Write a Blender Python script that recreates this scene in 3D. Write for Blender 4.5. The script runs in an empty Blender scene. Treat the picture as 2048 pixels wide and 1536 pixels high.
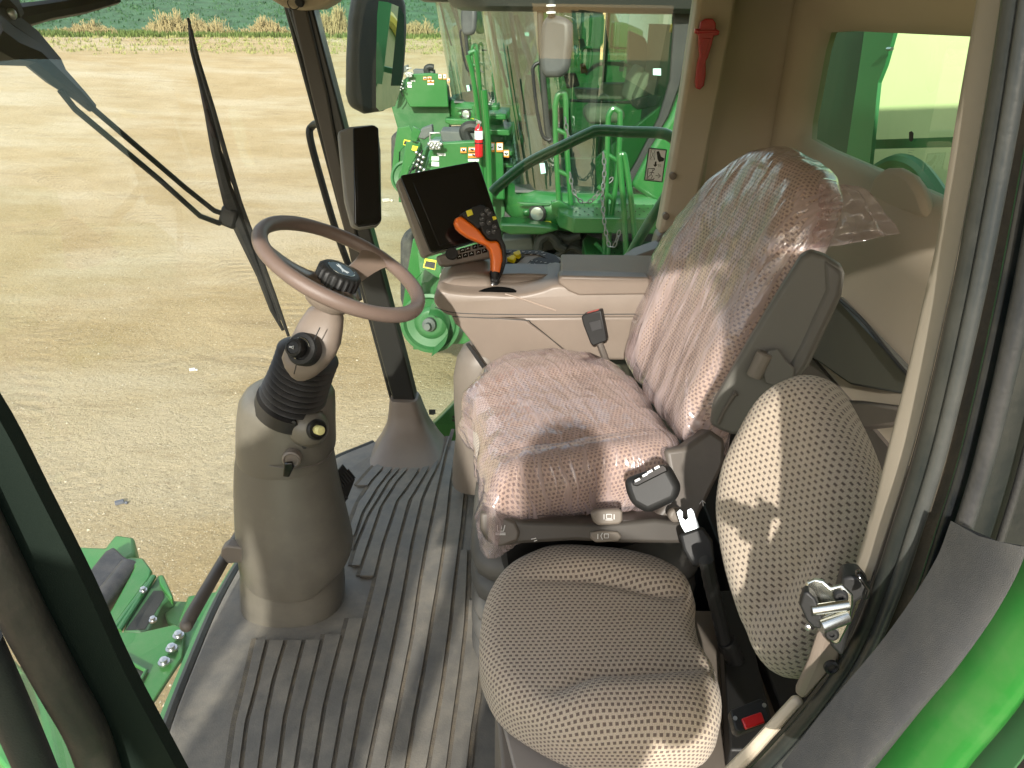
import bpy, bmesh, math, random
from mathutils import Vector, Matrix, noise
from math import sin, cos, tan, pi, radians, sqrt
random.seed(7)
scene = bpy.context.scene
# ------------------------------------------------------------------ camera
TH, RO, CH, FP = radians(26.5), radians(0.85), 1.42, 1480.0
FWD = Vector((0, cos(TH), -sin(TH))); R0 = Vector((1, 0, 0)); U0 = R0.cross(FWD)
RT = cos(RO) * R0 + sin(RO) * U0; UP = cos(RO) * U0 - sin(RO) * R0
cam_d = bpy.data.cameras.new('camera'); cam = bpy.data.objects.new('camera', cam_d)
scene.collection.objects.link(cam); scene.camera = cam
cam.matrix_world = Matrix(((RT.x, UP.x, -FWD.x, 0), (RT.y, UP.y, -FWD.y, 0), (RT.z, UP.z, -FWD.z, CH), (0, 0, 0, 1)))
cam_d.sensor_width = 36; cam_d.lens = FP / 2048 * 36; cam_d.clip_start = 0.02; cam_d.clip_end = 2000
# ------------------------------------------------------------------ world and sun
SUN_EL, SUN_AZ = radians(26), radians(-8)      # azimuth measured from -Y towards +X
sd = Vector((sin(SUN_AZ) * cos(SUN_EL), -cos(SUN_AZ) * cos(SUN_EL), sin(SUN_EL)))
w = bpy.data.worlds.new('World'); scene.world = w; w.use_nodes = True
wn, wl = w.node_tree.nodes, w.node_tree.links
bg = wn['Background']; sky = wn.new('ShaderNodeTexSky'); sky.sky_type = 'NISHITA'; sky.sun_disc = False
sky.sun_elevation = SUN_EL; sky.sun_rotation = math.atan2(sd.x, sd.y); sky.air_density = 1.2; sky.dust_density = 2.0
tc = wn.new('ShaderNodeTexCoord'); sx = wn.new('ShaderNodeSeparateXYZ'); mx = wn.new('ShaderNodeMath'); mx.operation = 'MAXIMUM'; mx.inputs[1].default_value = 0.015
cx = wn.new('ShaderNodeCombineXYZ')
wl.new(tc.outputs['Generated'], sx.inputs[0]); wl.new(sx.outputs['Z'], mx.inputs[0])
wl.new(sx.outputs['X'], cx.inputs['X']); wl.new(sx.outputs['Y'], cx.inputs['Y']); wl.new(mx.outputs[0], cx.inputs['Z'])
wl.new(cx.outputs[0], sky.inputs['Vector'])
cl = wn.new('ShaderNodeTexNoise'); cl.inputs['Scale'].default_value = 2.6; cl.inputs['Detail'].default_value = 8
cmp_ = wn.new('ShaderNodeMapping'); cmp_.inputs['Scale'].default_value = (1, 1, 3.2)
wl.new(cx.outputs[0], cmp_.inputs[0]); wl.new(cmp_.outputs[0], cl.inputs['Vector'])
cr = wn.new('ShaderNodeValToRGB'); cr.color_ramp.elements[0].position = .44; cr.color_ramp.elements[1].position = .64
wl.new(cl.outputs['Fac'], cr.inputs[0])
cm = wn.new('ShaderNodeMix'); cm.data_type = 'RGBA'; cm.inputs[7].default_value = (8.5, 8.6, 8.8, 1)
wl.new(cr.outputs[0], cm.inputs[0]); wl.new(sky.outputs[0], cm.inputs[6]); wl.new(cm.outputs[2], bg.inputs[0])
bg.inputs[1].default_value = 0.15
sl = bpy.data.lights.new('sun', 'SUN'); sl.energy = 3.5; sl.angle = radians(.9); sl.color = (1, .95, .86)
so = bpy.data.objects.new('sun', sl); scene.collection.objects.link(so)
so.rotation_euler = sd.to_track_quat('Z', 'Y').to_euler()
scene.view_settings.view_transform = 'Standard'; scene.view_settings.look = 'None'
scene.view_settings.exposure = 0.95; scene.view_settings.gamma = 1
scene.cycles.max_bounces = 8; scene.cycles.transparent_max_bounces = 24; scene.cycles.caustics_reflective = False
scene.cycles.caustics_refractive = False; scene.cycles.sample_clamp_indirect = 6

# ------------------------------------------------------------------ tracing helpers: pixel of the photograph -> point on a real plane
CP = Vector((0, 0, CH))
def ray(u, v): return FWD + RT * ((u - 1024) / FP) - UP * ((v - 768) / FP)
def P(u, v, Y=None, X=None, Z=None):
    d = ray(u, v)
    t = Y / d.y if Y is not None else (X / d.x if X is not None else (Z - CH) / d.z)
    return CP + d * t
def PN(u, v, p0, n):
    d = ray(u, v); return CP + d * ((p0 - CP).dot(n) / d.dot(n))
def PL(pts, **k): return [P(u, v, **k) for u, v in pts]
def PLN(pts, p0, n): return [PN(u, v, p0, n) for u, v in pts]
def ppm(p): return (Vector(p) - CP).dot(FWD) / FP           # metres per photo pixel at a point
def crop(pts, x0, y0, s): return [(x0 + a * s, y0 + b * s) for a, b in pts]

# ------------------------------------------------------------------ materials
MATS = {}
def lin(c):
    return tuple(((x / 255) / 12.92 if x <= 10 else (((x / 255) + .055) / 1.055) ** 2.4) for x in c)
def mat(name, col, rough=.5, metal=0., bump=0., bscale=800., var=0., vscale=6., dust=0., dcol=(.42, .35, .25), spec=.5, coat=0., coords='Object', detail=4, dscale=5):
    if name in MATS: return MATS[name]
    m = bpy.data.materials.new(name); m.use_nodes = True; n, l = m.node_tree.nodes, m.node_tree.links
    b = n['Principled BSDF']; b.inputs['Roughness'].default_value = rough; b.inputs['Metallic'].default_value = metal
    b.inputs['Specular IOR Level'].default_value = spec; b.inputs['Coat Weight'].default_value = coat; b.inputs['Coat Roughness'].default_value = .08
    b.inputs['Base Color'].default_value = (*col, 1)
    t = n.new('ShaderNodeTexCoord'); out = None
    if var or dust:
        ns = n.new('ShaderNodeTexNoise'); ns.inputs['Scale'].default_value = vscale; ns.inputs['Detail'].default_value = 6; l.new(t.outputs[coords], ns.inputs['Vector'])
        mi = n.new('ShaderNodeMix'); mi.data_type = 'RGBA'; mi.inputs[6].default_value = (*[c * (1 - var) for c in col], 1); mi.inputs[7].default_value = (*[min(1, c * (1 + var)) for c in col], 1)
        l.new(ns.outputs['Fac'], mi.inputs[0]); out = mi.outputs[2]
        if dust:
            nd = n.new('ShaderNodeTexNoise'); nd.inputs['Scale'].default_value = dscale; nd.inputs['Detail'].default_value = 9; nd.inputs['Roughness'].default_value = .7; l.new(t.outputs[coords], nd.inputs['Vector'])
            rp = n.new('ShaderNodeMapRange'); rp.inputs[1].default_value = .42; rp.inputs[2].default_value = .72; rp.inputs[4].default_value = dust; l.new(nd.outputs['Fac'], rp.inputs[0])
            m2 = n.new('ShaderNodeMix'); m2.data_type = 'RGBA'; m2.inputs[7].default_value = (*dcol, 1); l.new(rp.outputs[0], m2.inputs[0]); l.new(out, m2.inputs[6]); out = m2.outputs[2]
            ra = n.new('ShaderNodeMapRange'); ra.inputs[3].default_value = rough; ra.inputs[4].default_value = min(1, rough + .4); l.new(rp.outputs[0], ra.inputs[0]); l.new(ra.outputs[0], b.inputs['Roughness'])
        l.new(out, b.inputs['Base Color'])
    if bump:
        nb = n.new('ShaderNodeTexNoise'); nb.inputs['Scale'].default_value = bscale; nb.inputs['Detail'].default_value = detail; l.new(t.outputs[coords], nb.inputs['Vector'])
        bp = n.new('ShaderNodeBump'); bp.inputs['Strength'].default_value = bump; bp.inputs['Distance'].default_value = .002; l.new(nb.outputs['Fac'], bp.inputs['Height']); l.new(bp.outputs[0], b.inputs['Normal'])
    MATS[name] = m; return m
def fres(n, l, ior=1.5):
    """thin sheet Fresnel, the same from both sides"""
    g = n.new('ShaderNodeNewGeometry'); r = n.new('ShaderNodeMapRange'); r.inputs[3].default_value = ior; r.inputs[4].default_value = 1 / ior
    l.new(g.outputs['Backfacing'], r.inputs[0]); f = n.new('ShaderNodeFresnel'); l.new(r.outputs[0], f.inputs[0]); return f
def glass(name, tint, refl=1.0, rough=0.0, film=0.0, fcol=(.8, .8, .7), ior=1.5):
    m = bpy.data.materials.new(name); m.use_nodes = True; n, l = m.node_tree.nodes, m.node_tree.links
    n.remove(n['Principled BSDF']); o = n['Material Output']
    tr = n.new('ShaderNodeBsdfTransparent'); tr.inputs[0].default_value = (*tint, 1)
    gl = n.new('ShaderNodeBsdfGlossy'); gl.inputs['Roughness'].default_value = rough; gl.inputs[0].default_value = (refl, refl, refl, 1)
    fr = fres(n, l, ior); mx_ = n.new('ShaderNodeMixShader')
    l.new(fr.outputs[0], mx_.inputs[0]); l.new(gl.outputs[0], mx_.inputs[2])
    if film:
        df = n.new('ShaderNodeBsdfDiffuse'); df.inputs[0].default_value = (*fcol, 1); m3 = n.new('ShaderNodeMixShader')
        t = n.new('ShaderNodeTexCoord'); ns = n.new('ShaderNodeTexNoise'); ns.inputs['Scale'].default_value = 3; ns.inputs['Detail'].default_value = 8; l.new(t.outputs['Object'], ns.inputs['Vector'])
        mr = n.new('ShaderNodeMapRange'); mr.inputs[1].default_value = .35; mr.inputs[2].default_value = .75; mr.inputs[4].default_value = film; l.new(ns.outputs['Fac'], mr.inputs[0])
        l.new(mr.outputs[0], m3.inputs[0]); l.new(tr.outputs[0], m3.inputs[1]); l.new(df.outputs[0], m3.inputs[2]); l.new(m3.outputs[0], mx_.inputs[1])
    else: l.new(tr.outputs[0], mx_.inputs[1])
    l.new(mx_.outputs[0], o.inputs[0]); MATS[name] = m; return m

# ------------------------------------------------------------------ scene tree helpers
ORG = {}
def setp(o, label=None, cat=None, group=None, kind=None):
    if label: o['label'] = label
    if cat: o['category'] = cat
    if group: o['group'] = group
    if kind: o['kind'] = kind
    return o
def thing(name, label, cat, loc=(0, 0, 0), group=None):
    o = bpy.data.objects.new(name, None); scene.collection.objects.link(o); o.location = loc; o.empty_display_size = .05
    ORG[o.name] = Vector(loc); return setp(o, label, cat, group)
class MB:
    def __init__(s): s.v = []; s.f = []; s.m = []; s.uv = None
    def add(s, vs, fs, mi=0):
        b = len(s.v); s.v += [Vector(v) for v in vs]; s.f += [[b + i for i in f] for f in fs]; s.m += [mi] * len(fs); return s
    def prism(s, pts, off, mi=0):
        """planar polygon extruded by the vector off"""
        n = len(pts); off = Vector(off); pts = [Vector(p) for p in pts]
        s.add(pts + [p + off for p in pts], [list(range(n)), list(range(2 * n - 1, n - 1, -1))] + [[i + n, (i + 1) % n + n, (i + 1) % n, i] for i in range(n)], mi); return s
    def box(s, c, size, rot=None, mi=0):
        c = Vector(c); sx_, sy_, sz_ = [k / 2 for k in size]; M = rot or Matrix.Identity(3)
        vs = [c + M @ Vector((x, y, z)) for x in (-sx_, sx_) for y in (-sy_, sy_) for z in (-sz_, sz_)]
        s.add(vs, [(0, 1, 3, 2), (4, 6, 7, 5), (0, 4, 5, 1), (2, 3, 7, 6), (0, 2, 6, 4), (1, 5, 7, 3)], mi); return s
    def loft(s, rings, cap=True, closed=True, mi=0, loop=False):
        n = len(rings[0]); fs = []
        m = len(rings)
        for j in range(m if loop else m - 1):
            for i in range(n if closed else n - 1):
                a = j * n + i; b = j * n + (i + 1) % n; k = ((j + 1) % m) * n
                fs.append([a, b, k + (i + 1) % n, k + i])
        if cap and not loop: fs += [list(range(n - 1, -1, -1)), [(m - 1) * n + i for i in range(n)]]
        s.add([p for r in rings for p in r], fs, mi); return s
    def tube(s, pts, r, n=12, closed=False, cap=True, flat=None, mi=0):
        pts = [Vector(p) for p in pts]; N = len(pts); rings = []
        rs = r if isinstance(r, (list, tuple)) else [r] * N
        prev = None
        for i, p in enumerate(pts):
            a = pts[(i - 1) % N] if (closed or i > 0) else p; b = pts[(i + 1) % N] if (closed or i < N - 1) else p
            t = (b - a).normalized()
            if prev is None:
                ref = Vector((0, 0, 1)) if abs(t.z) < .9 else Vector((1, 0, 0)); e1 = t.cross(ref).normalized()
            else: e1 = (prev - t * prev.dot(t)).normalized()
            prev = e1; e2 = t.cross(e1); fl = flat or 1.
            rings.append([p + (e1 * cos(2 * pi * k / n) + e2 * sin(2 * pi * k / n) * fl) * rs[i] for k in range(n)])
        if closed:
            s.loft(rings, loop=True, mi=mi)
        else: s.loft(rings, cap=cap, mi=mi)
        return s
    def lathe(s, prof, o, ax, n=32, cap=True, mi=0, sq=None, xd=None):
        """prof: (radius, height) along axis"""
        ax = Vector(ax).normalized(); ref = Vector(xd) if xd else (Vector((0, 0, 1)) if abs(ax.z) < .9 else Vector((1, 0, 0)))
        e1 = (ref - ax * ref.dot(ax)).normalized() if xd else ax.cross(ref).normalized(); e2 = ax.cross(e1); o = Vector(o); rings = []
        for r, h in prof:
            rr = []
            for k in range(n):
                a = 2 * pi * k / n; c_, s_ = cos(a), sin(a)
                if sq:
                    q, asp = sq; kk = (abs(c_) ** q + abs(s_) ** q) ** (-1 / q); c_, s_ = c_ * kk, s_ * kk * asp
                rr.append(o + ax * h + (e1 * c_ + e2 * s_) * r)
            rings.append(rr)
        s.loft(rings, cap=cap, mi=mi); return s
    def sphere(s, c, r, n=12, sc=(1, 1, 1)):
        c = Vector(c); rings = []
        for j in range(1, n):
            t = pi * j / n; rings.append([c + Vector((cos(2 * pi * k / (2 * n)) * sin(t) * sc[0], sin(2 * pi * k / (2 * n)) * sin(t) * sc[1], cos(t) * sc[2])) * r for k in range(2 * n)])
        s.loft(rings[::-1]); return s
    def build(s, name, mats, parent=None, bevel=0, seg=2, smooth=True, angle=35, sub=0, label=None):
        if not isinstance(mats, (list, tuple)): mats = [mats]
        if parent is None:
            xs = [v.x for v in s.v]; ys = [v.y for v in s.v]; zs = [v.z for v in s.v]
            og = Vector(((min(xs) + max(xs)) / 2, (min(ys) + max(ys)) / 2, min(zs)))
        else: og = ORG[parent.name]
        me = bpy.data.meshes.new(name); me.from_pydata([v - og for v in s.v], [], s.f)
        for m_ in mats: me.materials.append(m_)
        if len(mats) > 1: me.polygons.foreach_set('material_index', s.m)
        if s.uv:
            ul = me.uv_layers.new(name='UVMap')
            for lp in me.loops: ul.data[lp.index].uv = s.uv[lp.vertex_index]
        me.validate(); bm = bmesh.new(); bm.from_mesh(me); bmesh.ops.recalc_face_normals(bm, faces=bm.faces); bm.to_mesh(me); bm.free()
        if smooth: me.shade_smooth(); me.set_sharp_from_angle(angle=radians(angle))
        o = bpy.data.objects.new(name, me); scene.collection.objects.link(o)
        if parent is None: o.location = og
        else: o.parent = parent
        ORG[o.name] = og
        if bevel:
            b = o.modifiers.new('bevel', 'BEVEL'); b.width = bevel; b.segments = seg; b.limit_method = 'ANGLE'; b.angle_limit = radians(40); b.harden_normals = False
            b.use_clamp_overlap = True
            me.shade_smooth(); 
        if sub: q = o.modifiers.new('sub', 'SUBSURF'); q.levels = q.render_levels = sub
        if label: o['label'] = label
        return o
def smooth(pts, k=8, closed=False):
    """Catmull-Rom through the points"""
    pts = [Vector(p) for p in pts]; n = len(pts); out = []
    for i in range(n if closed else n - 1):
        p0 = pts[(i - 1) % n] if closed or i > 0 else pts[0] * 2 - pts[1]; p1 = pts[i]; p2 = pts[(i + 1) % n]
        p3 = pts[(i + 2) % n] if closed or i + 2 < n else pts[-1] * 2 - pts[-2]
        for j in range(k):
            t = j / k; out.append(.5 * ((2 * p1) + (-p0 + p2) * t + (2 * p0 - 5 * p1 + 4 * p2 - p3) * t * t + (-p0 + 3 * p1 - 3 * p2 + p3) * t ** 3))
    if not closed: out.append(pts[-1])
    return out
def resample(pts, n):
    L = [0]; m = len(pts)
    for i in range(m): L.append(L[-1] + (pts[(i + 1) % m] - pts[i]).length)
    out = []; j = 0
    for k in range(n):
        t = L[-1] * k / n
        while L[j + 1] < t: j += 1
        f = (t - L[j]) / max(1e-9, L[j + 1] - L[j]); out.append(pts[j].lerp(pts[(j + 1) % m], f))
    return out
def frame(n, hint=(0, 0, 1)):
    n = Vector(n).normalized(); e1 = Vector(hint).cross(n)
    if e1.length < .05: e1 = Vector((1, 0, 0)).cross(n)
    e1.normalize(); return e1, n.cross(e1), n
def pillow(outline, n, thick, R, dome, fn=None, N=120, rings=26, back=True, e1=None, push=0., r2=None):
    """stuffed cushion: outline in the plane of its widest top edge, rounded with radius R, domed; fn(x,y,rho)->extra height"""
    n = Vector(n).normalized(); c = sum(outline, Vector()) / len(outline)
    if e1 is None: e1, e2, _ = frame(n)
    else: e1 = (Vector(e1) - n * Vector(e1).dot(n)).normalized(); e2 = n.cross(e1)
    o = resample(outline, N); mb = MB(); rr = []; uv = []
    d = [p - c for p in o]; L = [x.length for x in d]; dr = [x / l for x, l in zip(d, L)]
    def ring(kind, t):
        out = []
        for i in range(N):
            if kind == 0: rho = (L[i] - R) * t; z = 0; arc = rho
            elif kind == 1: a = t * pi / 2; rho = L[i] - R + R * sin(a); z = -R * (1 - cos(a)); arc = L[i] - R + R * a
            elif kind == 2: rho = L[i]; z = -R - (thick - R - (r2 or R * .6)) * t; arc = L[i] + R * (pi / 2 - 1) - z - R
            else:
                q = r2 or R * .6; a = t * pi / 2; rho = L[i] - q + q * cos(a); z = -thick + q - q * sin(a); arc = L[i] + R * .57 + thick - q + q * a - R
            f = min(1, rho / L[i]); h = dome * (1 - f ** 2.2) if kind < 2 else 0
            x, y = dr[i].dot(e1) * rho, dr[i].dot(e2) * rho
            p = c + dr[i] * rho + n * (z + h)
            if fn: p = fn(p, x, y, f, kind, n)
            out.append(p); uv.append((dr[i].dot(e1) * arc, dr[i].dot(e2) * arc))
        rr.append(out)
    for k in range(rings): ring(0, (k + 0.02) / rings)
    for k in range(7): ring(1, k / 6)
    for k in range(1, 5): ring(2, k / 4)
    for k in range(1, 4): ring(3, k / 3)
    if not back:
        pass
    mb.loft(rr, cap=True); mb.uv = uv; return mb, c, e1, e2
def ellipse_pts(c, e1, e2, a, b, n=24): return [Vector(c) + e1 * a * cos(2 * pi * k / n) + e2 * b * sin(2 * pi * k / n) for k in range(n)]
def ss(a, b, x): t = max(0, min(1, (x - a) / (b - a))); return t * t * (3 - 2 * t)
# ================================================================== materials
TAUPE_C = mat('column_grey_taupe', (.115, .105, .087), .33, bump=.10, bscale=1400, var=.06, dust=.25, dcol=(.34, .31, .24), dscale=3)
TAUPE = mat('taupe_plastic', (.190, .152, .124), .42, bump=.10, bscale=1400, var=.05, dust=.12, dcol=(.4, .35, .27), dscale=4)
TAUPE_D = mat('dark_taupe_plastic', (.15, .128, .108), .45, bump=.12, bscale=1300, var=.06, dust=.15, dcol=(.33, .29, .22), dscale=4)
TAUPE_DD = mat('brown_grey_plastic', (.085, .072, .062), .45, bump=.1, bscale=1300, var=.06, dust=.2, dcol=(.25, .22, .17))
BEIGE = mat('beige_lining', (.49, .42, .325), .62, bump=.12, bscale=1500, var=.05, dust=.08, dcol=(.5, .45, .36))
GREYP = mat('grey_plastic', (.19, .185, .17), .5, bump=.1, bscale=1300, var=.05)
MATM = mat('rubber_mat', (.135, .127, .112), .5, bump=.35, bscale=260, var=.35, vscale=14, dust=.6, dcol=(.34, .30, .235), dscale=6)
GROOVE = mat('dusty_groove', (.10, .09, .075), .85, bump=.8, bscale=300, var=.2, dust=.95, dcol=(.22, .18, .125), dscale=16)
BLACK = mat('black_plastic', (.013, .013, .013), .5, spec=.35, bump=.1, bscale=900)
BLACKG = mat('black_gloss', (.004, .004, .004), .08, var=.1, vscale=20, dust=.12, dcol=(.05, .05, .05), dscale=25)
RUBBER = mat('black_rubber', (.022, .022, .023), .5, bump=.25, bscale=500, var=.2, dust=.22, dcol=(.12, .11, .09))
SEAL = mat('door_seal_rubber', (.018, .021, .020), .32, bump=.25, bscale=120, var=.3, vscale=12, dust=.35, dcol=(.08, .075, .06), dscale=9)
SEALD = mat('dark_seal_rubber', (.010, .012, .014), .3, bump=.25, bscale=150, var=.3, vscale=12, dust=.3, dcol=(.09, .08, .06), dscale=12)
SPONGE = mat('grey_weatherstrip', (.075, .075, .076), .85, bump=.35, bscale=1500, spec=.2, var=.25, vscale=18, dust=.35, dcol=(.16, .15, .13), dscale=22)
METAL = mat('zinc_plated_steel', (.62, .62, .56), .22, metal=1, bump=.08, bscale=60, var=.12, vscale=30)
BOLT = mat('bolt_steel', (.55, .55, .55), .3, metal=1)
GREEN = mat('green_paint', (.022, .165, .026), .28, var=.05, vscale=2, coat=.3, dust=.32, dcol=(.16, .22, .11), dscale=9)
GREEN_D = mat('dusty_green_paint', (.05, .22, .055), .42, var=.12, vscale=4, dust=.45, dcol=(.22, .27, .15), dscale=3.5, bump=.1, bscale=40)
GREENB = mat('dull_green_steel', (.04, .13, .05), .45, var=.15, vscale=6, dust=.3, dcol=(.15, .16, .1))
YELLOW = mat('yellow_plastic', (.85, .68, .01), .35)
YELLOWS = mat('yellow_sticker', (.8, .7, .04), .5)
ORANGE = mat('orange_plastic', (.88, .17, .008), .32, bump=.05, bscale=900, coat=.2)
RED = mat('red_plastic', (.42, .008, .012), .28, coat=.3)
REDP = mat('red_paint', (.5, .01, .015), .25, coat=.4)
WHITE = mat('white_print', (.75, .75, .75), .5)
LABEL = mat('white_label', (.88, .89, .88), .5)
INK = mat('black_ink', (.01, .01, .01), .5)
CREAM = mat('pale_cap', (.72, .68, .30), .45)
RIM = mat('wheel_leatherette', (.165, .118, .098), .42, bump=.22, bscale=1700, var=.05)
GREYT = mat('grey_lid_plastic', (.30, .255, .205), .6, bump=.3, bscale=900, var=.04)
KEYP = mat('dark_keypad', (.03, .03, .032), .4)
TYRE = mat('tyre_rubber', (.03, .03, .032), .8, bump=.4, bscale=30, dust=.6, dcol=(.16, .15, .13))
TREAD = mat('dusty_tread', (.16, .11, .07), .9, bump=.5, bscale=60, dust=.5)
GLASS_W = glass('windshield_glass', (.96, .975, .955), .9, film=.02)
GLASS_G = glass('green_side_glass', (.82, .92, .85), .6, film=.02, fcol=(.7, .8, .7))
GLASS_R = glass('green_rear_glass', (.62, .84, .60), .8, film=.05)
GLASS_N = glass('neighbour_glass', (.54, .68, .60), 1.0, film=.012, fcol=(.6, .75, .7), ior=2.9)
MIRROR = mat('mirror_glass', (.75, .8, .78), .01, metal=1)

def fabric(name, pu, pv, light, dark, wx=.52, wy=.5, ang=0.):
    m = bpy.data.materials.new(name); m.use_nodes = True; n, l = m.node_tree.nodes, m.node_tree.links; b = n['Principled BSDF']
    b.inputs['Roughness'].default_value = .9; b.inputs['Sheen Weight'].default_value = .25; b.inputs['Specular IOR Level'].default_value = .2
    t = n.new('ShaderNodeTexCoord'); ws = n.new('ShaderNodeTexNoise'); ws.inputs['Scale'].default_value = 9; l.new(t.outputs['UV'], ws.inputs['Vector'])
    wv = n.new('ShaderNodeVectorMath'); wv.operation = 'SCALE'; wv.inputs['Scale'].default_value = .010; l.new(ws.outputs['Color'], wv.inputs[0])
    wa = n.new('ShaderNodeVectorMath'); wa.operation = 'ADD'; l.new(t.outputs['UV'], wa.inputs[0]); l.new(wv.outputs[0], wa.inputs[1])
    rt = n.new('ShaderNodeVectorRotate'); rt.rotation_type = 'Z_AXIS'; rt.inputs['Angle'].default_value = ang; l.new(wa.outputs[0], rt.inputs['Vector'])
    sp = n.new('ShaderNodeSeparateXYZ'); l.new(rt.outputs[0], sp.inputs[0])
    def M(op, a, c=None):
        k = n.new('ShaderNodeMath'); k.operation = op
        for i, q in enumerate((a, c)):
            if q is None: continue
            if isinstance(q, (int, float)): k.inputs[i].default_value = q
            else: l.new(q, k.inputs[i])
        return k.outputs[0]
    v = M('DIVIDE', sp.outputs['Y'], pv); row = M('FLOOR', v); vf = M('FRACT', v)
    off = M('MULTIPLY', M('FLOORED_MODULO', row, 2), .5); u = M('ADD', M('DIVIDE', sp.outputs['X'], pu), off); uf = M('FRACT', u)
    du = M('ABSOLUTE', M('SUBTRACT', uf, .5)); dv = M('ABSOLUTE', M('SUBTRACT', vf, .5))
    def soft(x, wd): 
        k = n.new('ShaderNodeMapRange'); k.interpolation_type = 'SMOOTHSTEP'; k.inputs[1].default_value = wd / 2 + .05; k.inputs[2].default_value = wd / 2 - .05; l.new(x, k.inputs[0]); return k.outputs[0]
    msk = M('MULTIPLY', soft(du, wx), soft(dv, wy))
    cn = n.new('ShaderNodeTexNoise'); cn.inputs['Scale'].default_value = 900; l.new(t.outputs['UV'], cn.inputs['Vector'])
    mi = n.new('ShaderNodeMix'); mi.data_type = 'RGBA'; mi.inputs[6].default_value = (*light, 1); mi.inputs[7].default_value = (*dark, 1); l.new(msk, mi.inputs[0])
    m2 = n.new('ShaderNodeMix'); m2.data_type = 'RGBA'; m2.blend_type = 'MULTIPLY'; m2.inputs[0].default_value = .5; l.new(mi.outputs[2], m2.inputs[6])
    mr = n.new('ShaderNodeMapRange'); mr.inputs[1].default_value = .3; mr.inputs[2].default_value = .7; mr.inputs[3].default_value = .55; mr.inputs[4].default_value = 1.35; l.new(cn.outputs['Fac'], mr.inputs[0]); l.new(mr.outputs[0], m2.inputs[7])
    l.new(m2.outputs[2], b.inputs['Base Color'])
    # threads: light bars stand up between the sunken dark floats
    th = M('ABSOLUTE', M('SINE', M('MULTIPLY', u, 4 * pi)))
    hh = M('ADD', M('MULTIPLY', M('SUBTRACT', 1, msk), .8), M('MULTIPLY', th, .25)); hh = M('ADD', hh, M('MULTIPLY', cn.outputs['Fac'], .5))
    bp = n.new('ShaderNodeBump'); bp.inputs['Strength'].default_value = .75; bp.inputs['Distance'].default_value = .0022; l.new(hh, bp.inputs['Height']); l.new(bp.outputs[0], b.inputs['Normal'])
    return m
FAB = fabric('woven_seat_fabric', .0098, .0077, (.52, .43, .335), (.17, .125, .105), .54, .55)
FAB2 = fabric('fine_woven_fabric', .0098, .0068, (.50, .415, .325), (.16, .12, .10), .5, .42)

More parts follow.
